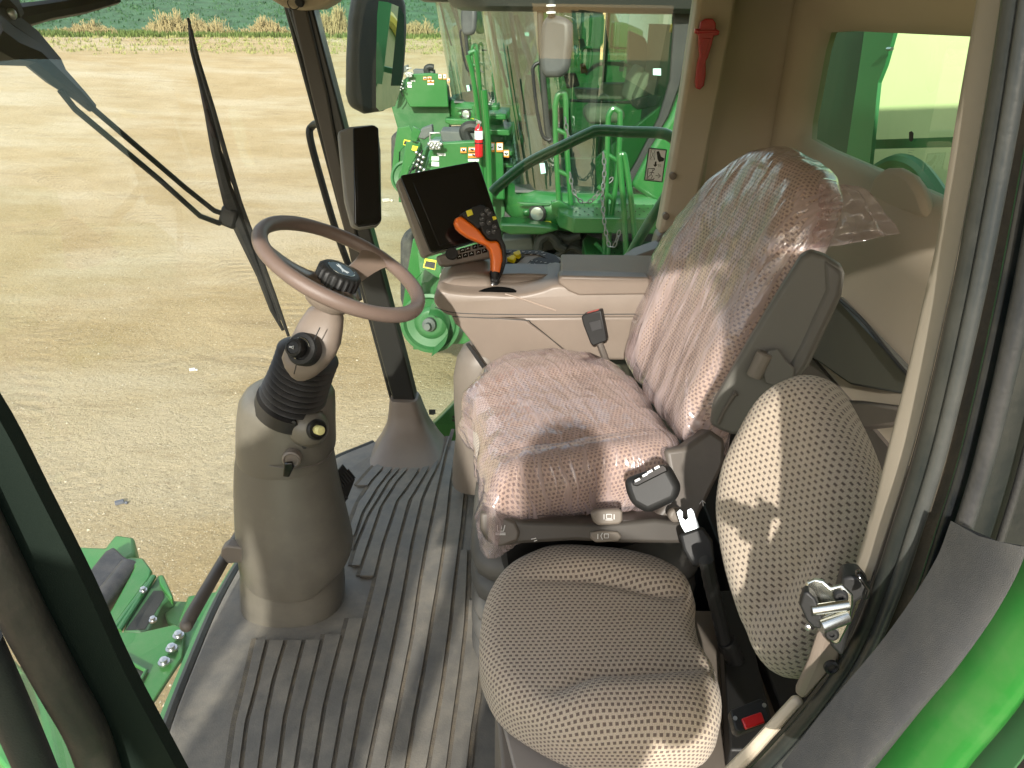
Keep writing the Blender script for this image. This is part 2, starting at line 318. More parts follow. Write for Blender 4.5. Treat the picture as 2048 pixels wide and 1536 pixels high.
def film_mat(name, tint, col, base, ang=.6, s1=14, s2=70):
    m = bpy.data.materials.new(name); m.use_nodes = True; n, l = m.node_tree.nodes, m.node_tree.links; n.remove(n['Principled BSDF']); o = n['Material Output']
    t = n.new('ShaderNodeTexCoord'); mp = n.new('ShaderNodeMapping'); mp.inputs['Rotation'].default_value = (0, 0, ang); mp.inputs['Scale'].default_value = (1, .12, 1); l.new(t.outputs['UV'], mp.inputs[0])
    n1 = n.new('ShaderNodeTexNoise'); n1.inputs['Scale'].default_value = s1; n1.inputs['Detail'].default_value = 5; n1.inputs['Distortion'].default_value = .8; l.new(mp.outputs[0], n1.inputs['Vector'])
    n2 = n.new('ShaderNodeTexNoise'); n2.inputs['Scale'].default_value = s2; n2.inputs['Detail'].default_value = 6; n2.inputs['Distortion'].default_value = .6; l.new(mp.outputs[0], n2.inputs['Vector'])
    n3 = n.new('ShaderNodeTexVoronoi'); n3.feature = 'DISTANCE_TO_EDGE'; n3.inputs['Scale'].default_value = 24; 
    mp2 = n.new('ShaderNodeMapping'); mp2.inputs['Rotation'].default_value = (0, 0, ang + .25); mp2.inputs['Scale'].default_value = (1.2, .22, 1)
    ds = n.new('ShaderNodeVectorMath'); ds.operation = 'SCALE'; ds.inputs['Scale'].default_value = .08; l.new(n1.outputs['Color'], ds.inputs[0])
    ad = n.new('ShaderNodeVectorMath'); ad.operation = 'ADD'; l.new(t.outputs['UV'], ad.inputs[0]); l.new(ds.outputs[0], ad.inputs[1]); l.new(ad.outputs[0], mp2.inputs[0]); l.new(mp2.outputs[0], n3.inputs['Vector'])
    def M(op, a, c):
        k = n.new('ShaderNodeMath'); k.operation = op
        for i, q in enumerate((a, c)):
            if isinstance(q, (int, float)): k.inputs[i].default_value = q
            else: l.new(q, k.inputs[i])
        return k.outputs[0]
    cz = n.new('ShaderNodeMapRange'); cz.inputs[1].default_value = 0; cz.inputs[2].default_value = .10; cz.inputs[3].default_value = 1; cz.inputs[4].default_value = 0; l.new(n3.outputs['Distance'], cz.inputs[0])
    h = M('ADD', M('MULTIPLY', n1.outputs['Fac'], 1.7), M('MULTIPLY', n2.outputs['Fac'], .30)); h = M('ADD', h, M('MULTIPLY', cz.outputs[0], .30))
    bp = n.new('ShaderNodeBump'); bp.inputs['Strength'].default_value = .7; bp.inputs['Distance'].default_value = .006; l.new(h, bp.inputs['Height'])
    tr = n.new('ShaderNodeBsdfTransparent'); tr.inputs[0].default_value = (*tint, 1)
    df = n.new('ShaderNodeBsdfDiffuse'); df.inputs[0].default_value = (*col, 1); l.new(bp.outputs[0], df.inputs['Normal'])
    tl = n.new('ShaderNodeBsdfTranslucent'); tl.inputs[0].default_value = (*col, 1); l.new(bp.outputs[0], tl.inputs['Normal'])
    ms = n.new('ShaderNodeMixShader'); ms.inputs[0].default_value = .4; l.new(df.outputs[0], ms.inputs[1]); l.new(tl.outputs[0], ms.inputs[2])
    fac = n.new('ShaderNodeMapRange'); fac.inputs[1].default_value = .38; fac.inputs[2].default_value = .68; fac.inputs[3].default_value = base; fac.inputs[4].default_value = min(.9, base + .20); l.new(n2.outputs['Fac'], fac.inputs[0])
    f2 = n.new('ShaderNodeMapRange'); f2.inputs[1].default_value = .35; f2.inputs[2].default_value = .7; f2.inputs[3].default_value = .65; f2.inputs[4].default_value = 1.25; l.new(n1.outputs['Fac'], f2.inputs[0])
    ff = M('MULTIPLY', fac.outputs[0], f2.outputs[0]); ff = M('ADD', ff, M('MULTIPLY', cz.outputs[0], .06))
    m1 = n.new('ShaderNodeMixShader'); l.new(ff, m1.inputs[0]); l.new(tr.outputs[0], m1.inputs[1]); l.new(ms.outputs[0], m1.inputs[2])
    gl = n.new('ShaderNodeBsdfGlossy'); gl.inputs['Roughness'].default_value = .13; gl.inputs[0].default_value = (1, 1, 1, 1); l.new(bp.outputs[0], gl.inputs['Normal'])
    fr = fres(n, l); l.new(bp.outputs[0], fr.inputs['Normal'])
    m2 = n.new('ShaderNodeMixShader'); l.new(M('MULTIPLY', fr.outputs[0], 1.25), m2.inputs[0]); l.new(m1.outputs[0], m2.inputs[1]); l.new(gl.outputs[0], m2.inputs[2])
    l.new(m2.outputs[0], o.inputs[0]); return m
FILM = film_mat('pink_plastic_film', (.98, .90, .90), (.82, .68, .69), .22, ang=.7)
FILM_B = film_mat('pink_plastic_film_back', (.98, .91, .91), (.82, .69, .70), .22, ang=-.75)
FILM_T = film_mat('clear_film_tail', (.86, .74, .75), (.7, .58, .59), .2, ang=.2, s1=9, s2=30)

# ================================================================== cab shell
cab = thing('combine_cab', 'beige and grey cab shell of the combine, with grooved floor mat, around both seats', 'combine cab', (0, 1.4, 0))
def xe(z): return -.38 - .167 * z
def wsx(Y, z): return xe(z) - .38 * (1 - min(1, abs((Y - 1.44) / .94)) ** 2.5)
def WS(u, v, off=0.):
    """point on the bowed windshield"""
    d = ray(u, v); t = .3; st = .004
    while t < 6:
        p = CP + d * t
        if p.x < wsx(p.y, p.z) - off: break
        t += st
    return CP + d * t
# floor pan + mat
fo = [(-.42, .5), (-.60, .72), (-.725, 1.02), (-.765, 1.34), (-.772, 1.62), (-.735, 1.95), (-.65, 2.2), (-.50, 2.36)]
fs = [Vector((x, y, 0)) for x, y in fo]; fs = smooth(fs, 6)
mb = MB(); mb.prism([(p.x, p.y, .0) for p in fs] + [(.82, 2.42, 0), (.82, .5, 0)], (0, 0, -.05)); floor = mb.build('floor_mat', MATM, cab, bevel=.006)
# raised strips between dirt filled grooves
G = [
 [(508, 1277), (486, 1373), (468, 1443), (452, 1560)],
 [(535, 1279), (513, 1373), (494, 1443), (479, 1560)],
 [(571.5, 1280), (547, 1361), (533, 1429), (516, 1560)],
 [(608, 1279), (587, 1361), (570, 1435), (554, 1560)],
 [(646.5, 1268), (627, 1350), (608, 1429), (588, 1560)],
 [(694, 1236), (669, 1330), (649, 1415), (626, 1560)]]
G2 = [[(772, 911), (742, 935), (711, 970)], [(787, 914), (745, 960), (715, 1003), (690, 1070)], [(801, 918), (757, 973), (726, 1025), (702, 1098)], [(819, 917), (780, 960), (737, 1030), (712, 1090), (700, 1130)],
 [(837, 915), (796, 960), (763, 1012), (737, 1090), (716, 1151)],
 [(855, 914), (826, 960), (795, 1002), (766, 1089), (746, 1172), (721, 1270), (690, 1400), (662, 1560)],
 [(875, 908), (848, 955), (819, 1002), (793, 1101), (778, 1172), (756, 1270), (725, 1400), (696, 1560)],
 [(894, 872), (873, 940), (848, 985), (825, 1084), (810, 1172), (791, 1270), (764, 1400), (731, 1560)],
 [(906, 858), (894, 900), (875, 985), (854, 1084), (839, 1172), (825, 1270), (800, 1400), (769, 1560)],
 [(914, 900), (904, 950), (895, 1040), (883, 1128), (866, 1230), (848, 1340), (830, 1430), (810, 1560)],
 [(932, 970), (925, 1048), (910, 1166), (900, 1260), (884, 1380), (866, 1480), (852, 1560)],
 [(938, 1100), (936, 1166), (932, 1250), (922, 1340), (907, 1450), (893, 1560)],
 [(972, 1200), (968, 1280), (958, 1380), (946, 1460), (935, 1560)]]
def uvat(g, v):
    for (a, b), (c, d) in zip(g, g[1:]):
        if b <= v <= d: return a + (c - a) * (v - b) / (d - b)
    return None
def strip(g0, g1):
    v0 = max(g0[0][1], g1[0][1]); v1 = min(g0[-1][1], g1[-1][1]); n = 22; A = []; B = []
    for i in range(n + 1):
        v = v0 + (v1 - v0) * i / n; a, b = uvat(g0, v), uvat(g1, v); gap = min(.006, .18 * abs(b - a) * 1e-3 * 1.1)
        pa, pb = P(a, v, Z=.009), P(b, v, Z=.009); dd = (pb - pa).normalized(); A.append(pa + dd * .005); B.append(pb - dd * .005)
    m_ = MB(); top = A + B[::-1]
    rings = [[p - Vector((0, 0, .0075)), p, q, q - Vector((0, 0, .0075))] for p, q in zip(A, B)]
    m_.loft(rings, cap=True); return m_
allm = MB()
mg = MB()
def groove(g):
    c = smooth([P(u, v, Z=.0035) for u, v in g], 5)
    rings = []
    for i, p in enumerate(c):
        t = (c[min(i + 1, len(c) - 1)] - c[max(i - 1, 0)]).normalized(); s_ = Vector((-t.y, t.x, 0)) * .0065
        rings.append([p - s_, p - s_ - Vector((0, 0, .002)), p + s_ - Vector((0, 0, .002)), p + s_])
    mg.loft(rings)
for gl_ in (G, G2):
    for g0, g1 in zip(gl_, gl_[1:]):
        s_ = strip(g0, g1); allm.add(s_.v, s_.f)
    for g in gl_: groove(g)
s_ = strip(G[5], [(748, 1160), (721, 1270), (690, 1400), (662, 1560)]); allm.add(s_.v, s_.f)
setp(allm.build('tread_strips', MATM, cab, bevel=.0018, seg=2), kind='stuff'); mg.build('groove_dirt', GROOVE, cab)
# sill rim round the floor
mb = MB(); rim = [Vector((p.x - .012, p.y, -.012)) for p in fs]; mb.tube(rim, .014, 8); mb.build('floor_rim', SEAL, cab)
# windshield: bowed pane
mb = MB(); rows = []
for j in range(13):
    z = -.02 + 1.50 * j / 12; rows.append([(wsx(.50 + 1.88 * i / 32, z) , .50 + 1.88 * i / 32, z) for i in range(33)])
mb.loft(rows, cap=False, closed=False); mb.build('windshield', GLASS_W, cab)
# right side window
mb = MB(); mb.add([(xe(.06) - .0, 2.385, .06), (.60, 2.385, .06), (.60, 2.385, 1.49), (xe(1.49), 2.385, 1.49)], [(0, 1, 2, 3)]); sw = mb.build('side_window', GLASS_G, cab)
# right front pillar (black outside, brown inner trim)
def pillar_px(L, R_, Y, th, m_, name, bevel=.006):
    m = MB(); pts = PL(L, Y=Y) + PL(R_[::-1], Y=Y); m.prism(pts, (0, th, 0)); return m.build(name, m_, cab, bevel=bevel)
pillar_px([(568, 0), (640, 225), (697, 475), (765, 728), (787, 806)], [(622, 0), (682, 230), (743, 470), (812, 728), (833, 812)], 2.36, .07, mat('pillar_black', (.022, .022, .02), .3, bump=.08, bscale=700, coat=.2), 'front_pillar')
pillar_px([(570, -30), (622, 190), (640, 262), (690, 470), (705, 540)], [(602, -30), (655, 190), (668, 262), (713, 470), (726, 540)], 2.345, .012, mat('pillar_trim', (.075, .064, .053), .45, bump=.1, bscale=900), 'pillar_trim')
mb = MB(); mb.tube([P(571 + (k * 216 / 12.), 0 + k * 806 / 12., Y=2.40) for k in range(13)], .010, 8); mb.build('pillar_glue_line', INK, cab)
# pillar foot cover: flares from the pillar into the floor
def ringpx(pts, Y): return PL(pts, Y=Y)
ft = []
for (z, hx, hy, oy) in [(.175, .050, .05, 0), (.16, .056, .055, 0), (.13, .062, .06, -.003), (.10, .070, .066, -.008), (.07, .080, .078, -.018), (.045, .096, .095, -.032), (.025, .108, .115, -.05), (.010, .122, .14, -.075), (-.006, .136, .17, -.10)]:
    n_ = 36; c_ = Vector((-.385 + (.13 - z) * .10, 2.385 + oy, z))
    ft.append([c_ + Vector(((abs(cos(t)) ** .6) * math.copysign(1, cos(t)) * hx, (abs(sin(t)) ** .6) * math.copysign(1, sin(t)) * hy, 0)) for t in [2 * pi * k / n_ for k in range(n_)]])
mb = MB(); mb.loft(ft); mb.build('pillar_foot_cover', TAUPE, cab, angle=60)
# right rear pillar with beige lining and dark seam
pillar_px([(1400, -30), (1372, 160), (1345, 330), (1322, 452), (1318, 470)], [(1480, -30), (1446, 160), (1412, 330), (1390, 430), (1385, 450)], 2.34, .09, BEIGE, 'rear_pillar', .012)
pillar_px([(1318, 470), (1308, 505), (1275, 545), (1350, 575)], [(1385, 450), (1400, 448), (1420, 440), (1440, 520)], 2.33, .09, TAUPE_D, 'rear_pillar_foot', .012)
# lower tray with cup recess behind the console
mb = MB(); mb.prism(PL([(1235, 540), (1275, 512), (1330, 492), (1400, 470), (1430, 520), (1300, 590)], Y=2.27), (0, .1, 0)); mb.build('side_tray', TAUPE_D, cab, bevel=.012)
mb = MB(); mb.lathe([(.052, 0), (.055, .012), (.048, .014), (.042, 0), (.04, -.06)], P(1328, 545, Y=2.25), (0, -.5, .86), n=28, cap=False); mb.build('cup_recess', TAUPE_DD, cab)
# rear wall with window recess (plan path extruded, window cut as a hole)
def wallring(pts): return [Vector(p) for p in pts]
WX = .80
hc = Vector((WX, 1.62, 1.245)); NA = 96
def loop_rect(x, y0, y1, z0, z1, rad, slope=0.):
    out = []
    for k in range(NA):
        a = 2 * pi * k / NA; dy, dz = cos(a), sin(a); cy, cz = (y0 + y1) / 2, (z0 + z1) / 2; hy, hz = (y1 - y0) / 2, (z1 - z0) / 2
        if rad > 0:
            q = rad; kk = (abs(dy / hy) ** q + abs(dz / hz) ** q) ** (-1 / q)
        else: kk = min(hy / abs(dy) if abs(dy) > 1e-6 else 1e9, hz / abs(dz) if abs(dz) > 1e-6 else 1e9)
        out.append(Vector((x, cy + dy * kk, cz + dz * kk)))
    return out
r_out = loop_rect(WX, .5, 2.42, .62, 1.56, 0)
rA = loop_rect(WX, .78, 2.345, 1.045, 1.50, 14); rB = loop_rect(WX + .004, .79, 2.335, 1.055, 1.49, 14); rC = loop_rect(WX + .03, .82, 2.305, 1.085, 1.43, 16); rD = loop_rect(WX + .055, .84, 2.29, 1.10, 1.395, 22); rE = loop_rect(WX + .085, .84, 2.288, 1.10, 1.395, 22)
bulge = loop_rect(WX - .012, .74, 2.375, 1.01, 1.53, 12); b2 = loop_rect(WX - .002, .68, 2.41, .96, 1.57, 10)
mb = MB(); mb.loft([r_out, b2, bulge, rA, rB, rC, rD, rE], cap=False); rp = mb.build('rear_wall_panel', BEIGE, cab, angle=75)
mb = MB(); mb.add([(WX + .07, .8, 1.05), (WX + .07, 2.32, 1.05), (WX + .07, 2.32, 1.45), (WX + .07, .8, 1.45)], [(0, 1, 2, 3)]); rwin = mb.build('rear_window', GLASS_R, rp)
mb = MB(); mb.prism(PL([(1735, 385), (1745, 352), (1768, 336), (1790, 336), (1815, 350), (1832, 375), (1842, 400), (1850, 440), (1735, 410)], X=.812), (.03, 0, 0)); mb.build('latch_cover', BEIGE, rp, bevel=.012)
# curved corner between rear pillar and rear wall
path = smooth([Vector((.575, 2.36, 0)), Vector((.60, 2.40, 0)), Vector((.67, 2.425, 0)), Vector((.75, 2.43, 0)), Vector((.803, 2.41, 0)), Vector((.812, 2.36, 0))], 6)
mb = MB(); mb.loft([[(p.x, p.y, z) for p in path] for z in (.0, .6, 1.2, 1.49)], cap=False, closed=False); mb.build('corner_lining', BEIGE, cab, angle=80)
# lower rear wall: dark cover panels with diagonal seams
mb = MB(); mb.prism([(.79, .5, .62), (.79, 2.42, .62), (.79, 2.42, .0), (.79, .5, .0)], (.05, 0, 0)); mb.build('lower_rear_panel', TAUPE_DD, cab)
mb = MB(); mb.prism(PL([(1672, 592), (1822, 752), (1812, 790), (1700, 770), (1600, 700), (1625, 650)], X=.775), (.02, 0, 0)); mb.build('access_panel', mat('dark_panel', (.06, .062, .055), .35, bump=.1, bscale=900), cab, bevel=.006)
mb = MB(); mb.tube(smooth(PL([(1668, 588), (1725, 640), (1785, 715), (1826, 762)], X=.77), 6), .004, 6); mb.build('panel_seam', INK, cab)
mb = MB(); mb.prism(PL([(1690, 800), (1800, 815), (1790, 850), (1700, 860)], X=.74), (.04, 0, 0)); mb.build('lower_ledge', TAUPE_DD, cab, bevel=.006)
# roof and header
mb = MB()
mb.prism([(-.75, .42, 1.525), (-1.12, 1.0, 1.525), (-1.16, 1.44, 1.525), (-1.1, 1.95, 1.525), (-.72, 2.5, 1.525), (.95, 2.5, 1.525), (.95, .42, 1.525)], (0, 0, .30)); mb.build('roof', GREEN, cab, bevel=.03)
mb = MB(); mb.prism([(-.66, .47, 1.475), (-.92, 1.05, 1.475), (-.98, 1.44, 1.475), (-.92, 1.9, 1.475), (-.64, 2.40, 1.475), (.88, 2.42, 1.475), (.88, .47, 1.475)], (0, 0, .048)); mb.build('headliner', BEIGE, cab, bevel=.01)
mb = MB(); mb.prism(PL([(505, -60), (540, -2), (566, 14), (600, 21), (640, 18), (668, 2), (690, -60)], Y=2.28), (0, .10, 0)); hc_ = mb.build('corner_cap', BEIGE, cab, bevel=.008)
mb = MB(); mb.lathe([(.012, 0), (.013, .012), (.009, .016)], P(601, 2, Y=2.275), (0, -1, -.3)); mb.tube(ellipse_pts(P(587, 6, Y=2.272), Vector((1, 0, 0)), Vector((0, 0, 1)), .016, .016), .0015, 5, closed=True); mb.build('wire_clip', BLACK, hc_)
# rear side wall below the rear pillar (right hand side, hidden mostly by seat) and left door pillar
mb = MB(); mb.prism([(.30, 2.39, 0), (.60, 2.39, 0), (.60, 2.39, .75), (.30, 2.39, .62)], (0, .02, 0)); mb.build('side_wall_lower', TAUPE_D, cab, bevel=.004)

# ---- door opening, rear side: beige pillar strip and a family of rubber seals running along the same curve
EC = [(2016, -60), (2008, 0), (1968, 250), (1921, 500), (1896, 620), (1862, 770), (1826, 911), (1783, 1045), (1743, 1165), (1685, 1300), (1612, 1404), (1545, 1482), (1470, 1560)]
def offc(c, d):
    out = []
    for i in range(len(c)):
        a, b = c[max(0, i - 1)], c[min(len(c) - 1, i + 1)]; tx, ty = b[0] - a[0], b[1] - a[1]; L = sqrt(tx * tx + ty * ty); f = d if not isinstance(d, (list, tuple)) else d[0] + (d[1] - d[0]) * i / (len(c) - 1)
        out.append((c[i][0] - ty / L * -f, c[i][1] + tx / L * -f))
    return out
def band(d0, d1, Y, th, m_, name, bevel=.004, c=EC, Y1=None):
    A = smooth(PL(offc(c, d0), Y=Y), 4); B = smooth(PL(offc(c, d1), Y=Y1 or Y), 4); rings = [[a, b, b + Vector((0, th, 0)), a + Vector((0, th, 0))] for a, b in zip(A, B)]
    m = MB(); m.loft(rings); return m.build(name, m_, cab, bevel=bevel)
def sealt(d, Y, r, m_, name, c=EC, flat=None):
    m = MB(); m.tube(smooth(PL(offc(c, d), Y=Y), 4), r, 14, flat=flat); return m.build(name, m_, cab)
EB = EC[:9]
bL = [(1972, -60), (1964, 0), (1920, 250), (1879, 500), (1850, 620), (1815, 770), (1779, 911), (1745, 1045), (1708, 1165)]
mb = MB(); A = smooth(PL(bL, Y=.515), 4); B = smooth(PL(EB, Y=.50), 4); mb.loft([[a, b, b + Vector((0, .03, 0)), a + Vector((0, .006, 0))] for a, b in zip(A, B)]); mb.build('door_pillar', mat('pillar_beige_shade', (.27, .235, .185), .6, bump=.12, bscale=1500, var=.06, dust=.15, dcol=(.34, .3, .24)), cab, bevel=.006)  # beige darkened here to stand in for shade on the strip
mb = MB(); mb.prism(PL([(1640, 1276), (1665, 1258), (1700, 1275), (1683, 1325), (1612, 1404), (1592, 1396), (1622, 1330)], Y=.49), (0, .012, 0)); mb.build('pillar_corner_trim', TAUPE, cab, bevel=.006)
mb = MB(); mb.prism(PL([(1592, 1400), (1614, 1408), (1545, 1484), (1470, 1570), (1430, 1590), (1440, 1560), (1500, 1500)], Y=.495), (0, .010, 0)); mb.build('door_sill_trim', BEIGE, cab, bevel=.006)
mb = MB(); mb.lathe([(.0065, 0), (.0065, .003), (.0045, .004), (.0035, .002)], P(1661, 1332, Y=.48), (0, -1, .2)); mb.build('trim_screw', BLACK, cab)
sealt(24, .485, .0078, SEAL, 'door_seal'); sealt(49, .475, .0055, mat('seal_ridge', (.035, .04, .041), .3, bump=.2, bscale=200, var=.2, dust=.3, dcol=(.2, .19, .16)), 'door_seal')
band(58, 93, .480, .006, mat('olive_flange', (.05, .043, .032), .75, bump=.5, bscale=220, var=.3, vscale=20, dust=.5, dcol=(.16, .12, .07), dscale=15), 'door_flange')
sealt(95, .465, .0022, GREENB, 'painted_edge'); band(97, 130, .46, .006, SEALD, 'door_flange'); sealt(140, .45, .0065, mat('grey_tube_seal', (.022, .024, .026), .35, bump=.3, bscale=200, var=.3, dust=.35, dcol=(.14, .13, .12)), 'door_seal')
band(150, 215, .46, .006, SEAL, 'door_flange'); sealt(218, .452, .003, RUBBER, 'door_seal'); band(220, 420, .47, .006, SEALD, 'door_flange')
band(4, 400, .535, .004, SEALD, 'jamb_light_block', bevel=0)  # added panel behind the seals, stops sunlight passing through their gaps
# wide sponge weatherstrip and green outer skin, nearest the camera
wl_ = [(1957, 1072), (1925, 1150), (1868, 1240), (1800, 1330), (1730, 1410), (1670, 1480), (1590, 1580)]
wm = [(2036, 1085), (2010, 1150), (1958, 1240), (1890, 1330), (1818, 1410), (1760, 1475), (1660, 1590)]
wr = [(2066, 1110), (2048, 1165), (1995, 1255), (1930, 1350), (1866, 1430), (1800, 1515), (1735, 1600)]
A, B, C_ = [smooth(PL(q, Y=y), 5) for q, y in ((wl_, .40), (wm, .375), (wr, .385))]
mb = MB(); rings = []
for a, b, c in zip(A, B, C_):
    up = Vector((0, -.014, .006)); rings.append([a + Vector((0, .03, -.01)), a, a.lerp(b, .3) + up * .55, a.lerp(b, .7) + up * .9, b + up * .6, b.lerp(c, .5), c + Vector((0, .012, -.01)), c + Vector((0, .04, -.02))])
mb.loft(rings); mb.build('weatherstrip', SPONGE, cab, angle=28)
gr = [(2130, 1200), (2100, 1290), (2060, 1380), (2010, 1450), (1950, 1520), (1890, 1600)]; gl2 = [(2068, 1120), (2040, 1190), (1985, 1275), (1925, 1365), (1860, 1450), (1745, 1600)]
A = smooth(PL(gl2, Y=.37), 5); B = smooth(PL(gr, Y=.35), 5); mb = MB(); rings = []
for a, b in zip(A, B):
    mid = a.lerp(b, .5); nn = Vector((0, -1, .25)).normalized(); wdt = (b - a).length
    rings.append([a + Vector((0, .015, 0))] + [a.lerp(b, t) + nn * wdt * .38 * sin(pi * min(1, t * 1.05)) ** .8 for t in [k / 9 for k in range(10)]] + [b + Vector((0, .015, 0))])
mb.loft(rings); mb.build('outer_skin', GREEN, cab, angle=50)
gq = [(2200, 1230), (2150, 1380), (2070, 1500), (1990, 1600)]
A = smooth(PL([(2120, 1210), (2075, 1370), (1990, 1480), (1900, 1590)], Y=.355), 5); B = smooth(PL(gq, Y=.33), 5); mb = MB()
mb.loft([[a + Vector((0, .04, 0)), a, b, b + Vector((0, .04, 0))] for a, b in zip(A, B)]); mb.build('outer_skin_lower', GREENB, cab, bevel=.004)
mb = MB(); mb.tube(PL([(1705, 1398), (1722, 1382), (1744, 1366)], Y=.44), .004, 8); mb.build('bent_clip', METAL, cab)

# ---- left front pillar (between windshield and door opening)
def bandpx(Lp, Rp, Y, th, m_, name, bevel=.006, Y2=None):
    A = smooth(PL(Lp, Y=Y), 4); B = smooth(PL(Rp, Y=Y2 or Y), 4); m = MB(); m.loft([[a, b, b + Vector((0, th, 0)), a + Vector((0, th, 0))] for a, b in zip(A, B)]); return m.build(name, m_, cab, bevel=bevel)
bandpx([(-220, 700), (0, 1082), (101, 1244), (180, 1390), (215, 1470), (250, 1560), (280, 1662)], [(-130, 640), (0, 842), (82, 1000), (174, 1181), (251, 1349), (352, 1536), (420, 1662)], .50, .015, mat('front_left_black', (.010, .016, .012), .6, bump=.25, bscale=700, spec=.12), 'front_pillar', 0)
mb = MB(); mb.tube(smooth(PL([(-120, 900), (0, 1140), (50, 1240), (120, 1370), (175, 1470), (215, 1590)], Y=.485), 5), .0185, 14); mb.build('pillar_seal', mat('brown_dust_seal', (.032, .028, .024), .45, bump=.3, bscale=150, var=.3, vscale=14, dust=.45, dcol=(.13, .10, .075), dscale=12), cab)
mb = MB(); mb.tube(smooth(PL([(-40, 1285), (30, 1440), (85, 1570), (110, 1640)], Y=.47), 5), .017, 12); mb.build('pillar_seal', RUBBER, cab)
# ================================================================== steering column and wheel
AX = Vector((sin(.4844), 0, cos(.4844))); WC = Vector((-.353, 1.47, .950))
col = thing('steering_column', 'taupe steering column rising from the mat, with black bellows, horn button and four-spoke-less round wheel on top'.replace('four-spoke-less round', 'two-spoke'), 'steering column', (-.55, 1.53, 0))
def prings(rows, Y, asp=.95, n=36, q=2.3, ys=None):
    out = []
    for i, (v, uL, uR) in enumerate(rows):
        y = ys[i] if ys else Y; a, b = P(uL, v, Y=y), P(uR, v, Y=y); c = (a + b) / 2; r = (b - a).length / 2; rr = []
        for k in range(n):
            t = 2 * pi * k / n; c_, s_ = cos(t), sin(t); kk = (abs(c_) ** q + abs(s_) ** q) ** (-1 / q); rr.append(c + Vector((c_ * kk * r, s_ * kk * r * asp, 0)))
        out.append(rr)
    return out
mb = MB(); mb.loft(prings([(1212, 489, 684), (1196, 486, 687), (1170, 485, 688), (1140, 485, 686), (1110, 487, 680)], 1.53, asp=.80)); base = mb.build('column_base', TAUPE_C, col, angle=60)
low = prings([(1102, 484, 700), (1096, 481, 703), (1080, 479, 702), (1040, 476, 693), (1000, 474, 683), (960, 473, 674), (920, 474, 667), (885, 479, 662), (868, 484, 658)], 1.53, asp=.86)
for r_ in low[:2]:       # lower rim sweeps up towards the far side and dips in front
    for p in r_: p.z += -.062 * max(0, (1.53 - p.y) / .12) * (1 - .5 * ss(-.5, -.44, p.x))
mb = MB(); mb.loft(low); lc = mb.build('lower_cover', TAUPE_C, col, angle=60)
upr = prings([(896, 478, 668), (886, 477, 669), (850, 478, 668), (818, 480, 668), (795, 483, 667), (783, 490, 660), (777, 500, 650), (775, 515, 632)], 1.53)
for r_ in upr[:2]:
    for p in r_: p.z -= .02 * max(0, (1.53 - p.y) / .12)
mb = MB(); mb.loft(upr); uc = mb.build('upper_cover', TAUPE_C, col, angle=60)
for nm_, pts_, w_, hh in (('cover_seam', [(480, 890), (492, 908), (515, 923), (550, 933), (590, 936), (630, 930), (655, 915), (667, 897)], 95, .115), ('base_fold', [(492, 1120), (510, 1152), (545, 1180), (590, 1196), (635, 1196), (670, 1185)], 104, .105)):
    q_ = [P(u, v, Y=1.53 - hh * sqrt(max(.03, 1 - ((u - 573) / w_) ** 2)) - .001) for u, v in pts_]
    mb = MB(); mb.tube(smooth(q_, 5), .0016, 6); mb.build(nm_, TAUPE_DD, uc if nm_ == 'cover_seam' else base)
# small screw holes
for u, v in ((588, 845), (482, 855), (609, 893), (664, 1076)):
    p = P(u, v, Y=1.53 - (.113 if v < 870 else .101) * sqrt(max(.02, 1 - ((u - 573) / 96) ** 2)) - .001)
    mb = MB(); mb.lathe([(.005, -.006), (.005, .003), (.0035, .0035)], p, (0.1, -1, .1), n=14); mb.build('screw', INK, uc if v < 900 else lc)
# accelerator style yellow button on a raised boss
bp_ = P(629, 858, Y=1.43); bd = Vector((.66, -.70, .28)).normalized()
mb = MB(); mb.lathe([(.045, -.05), (.043, -.015), (.034, .0), (.024, .008)], bp_, bd, n=28); mb.build('button_boss', TAUPE_C, uc)
mb = MB(); mb.lathe([(.0235, -.004), (.0235, .014), (.020, .018), (.016, .012)], bp_, bd, n=28); bb = mb.build('button_socket', BLACK, uc)
mb = MB(); mb.lathe([(.0105, .0), (.0105, .030), (.0085, .033), (.003, .034)], bp_, bd, n=24); mb.build('button', CREAM, bb)
kp = P(583, 919, Y=1.412)
mb = MB(); mb.lathe([(.022, -.012), (.021, .003), (.017, .006), (.014, .003)], kp, (0.05, -1, .05), n=28); kk = mb.build('ignition_lock', TAUPE_D, lc)
mb = MB(); q_ = kp + Vector((0, -.014, 0)); mb.prism([q_ + Vector(a) for a in ((-.010, 0, .004), (.008, 0, .006), (.010, 0, -.008), (-.004, 0, -.034), (-.018, 0, -.032))], (0, -.009, 0)); mb.build('key', BLACKG, kk, bevel=.003)
# bellows
b0, b1 = P(584, 800, Y=1.485), P(618, 705, Y=1.47); bax = (b1 - b0); bl = bax.length; prof = [(.001, -.036), (.078, -.036), (.078, -.004)]
nb_ = 9
for k in range(nb_):
    t = k / nb_; r_ = .074 - .006 * t - .003 * sin(t * 3); h0 = bl * t; hs = bl / nb_
    prof += [(r_ - .010, h0 + .0), (r_ - .002, h0 + hs * .30), (r_ + .001, h0 + hs * .5), (r_ - .002, h0 + hs * .7)]
prof += [(.055, bl), (.001, bl + .01)]
mb = MB(); mb.lathe(prof, b0, bax, n=44); mb.build('bellows', mat('bellows_rubber', (.017, .016, .016), .42, bump=.15, bscale=500, dust=.15, dcol=(.1, .09, .07)), col, angle=70)
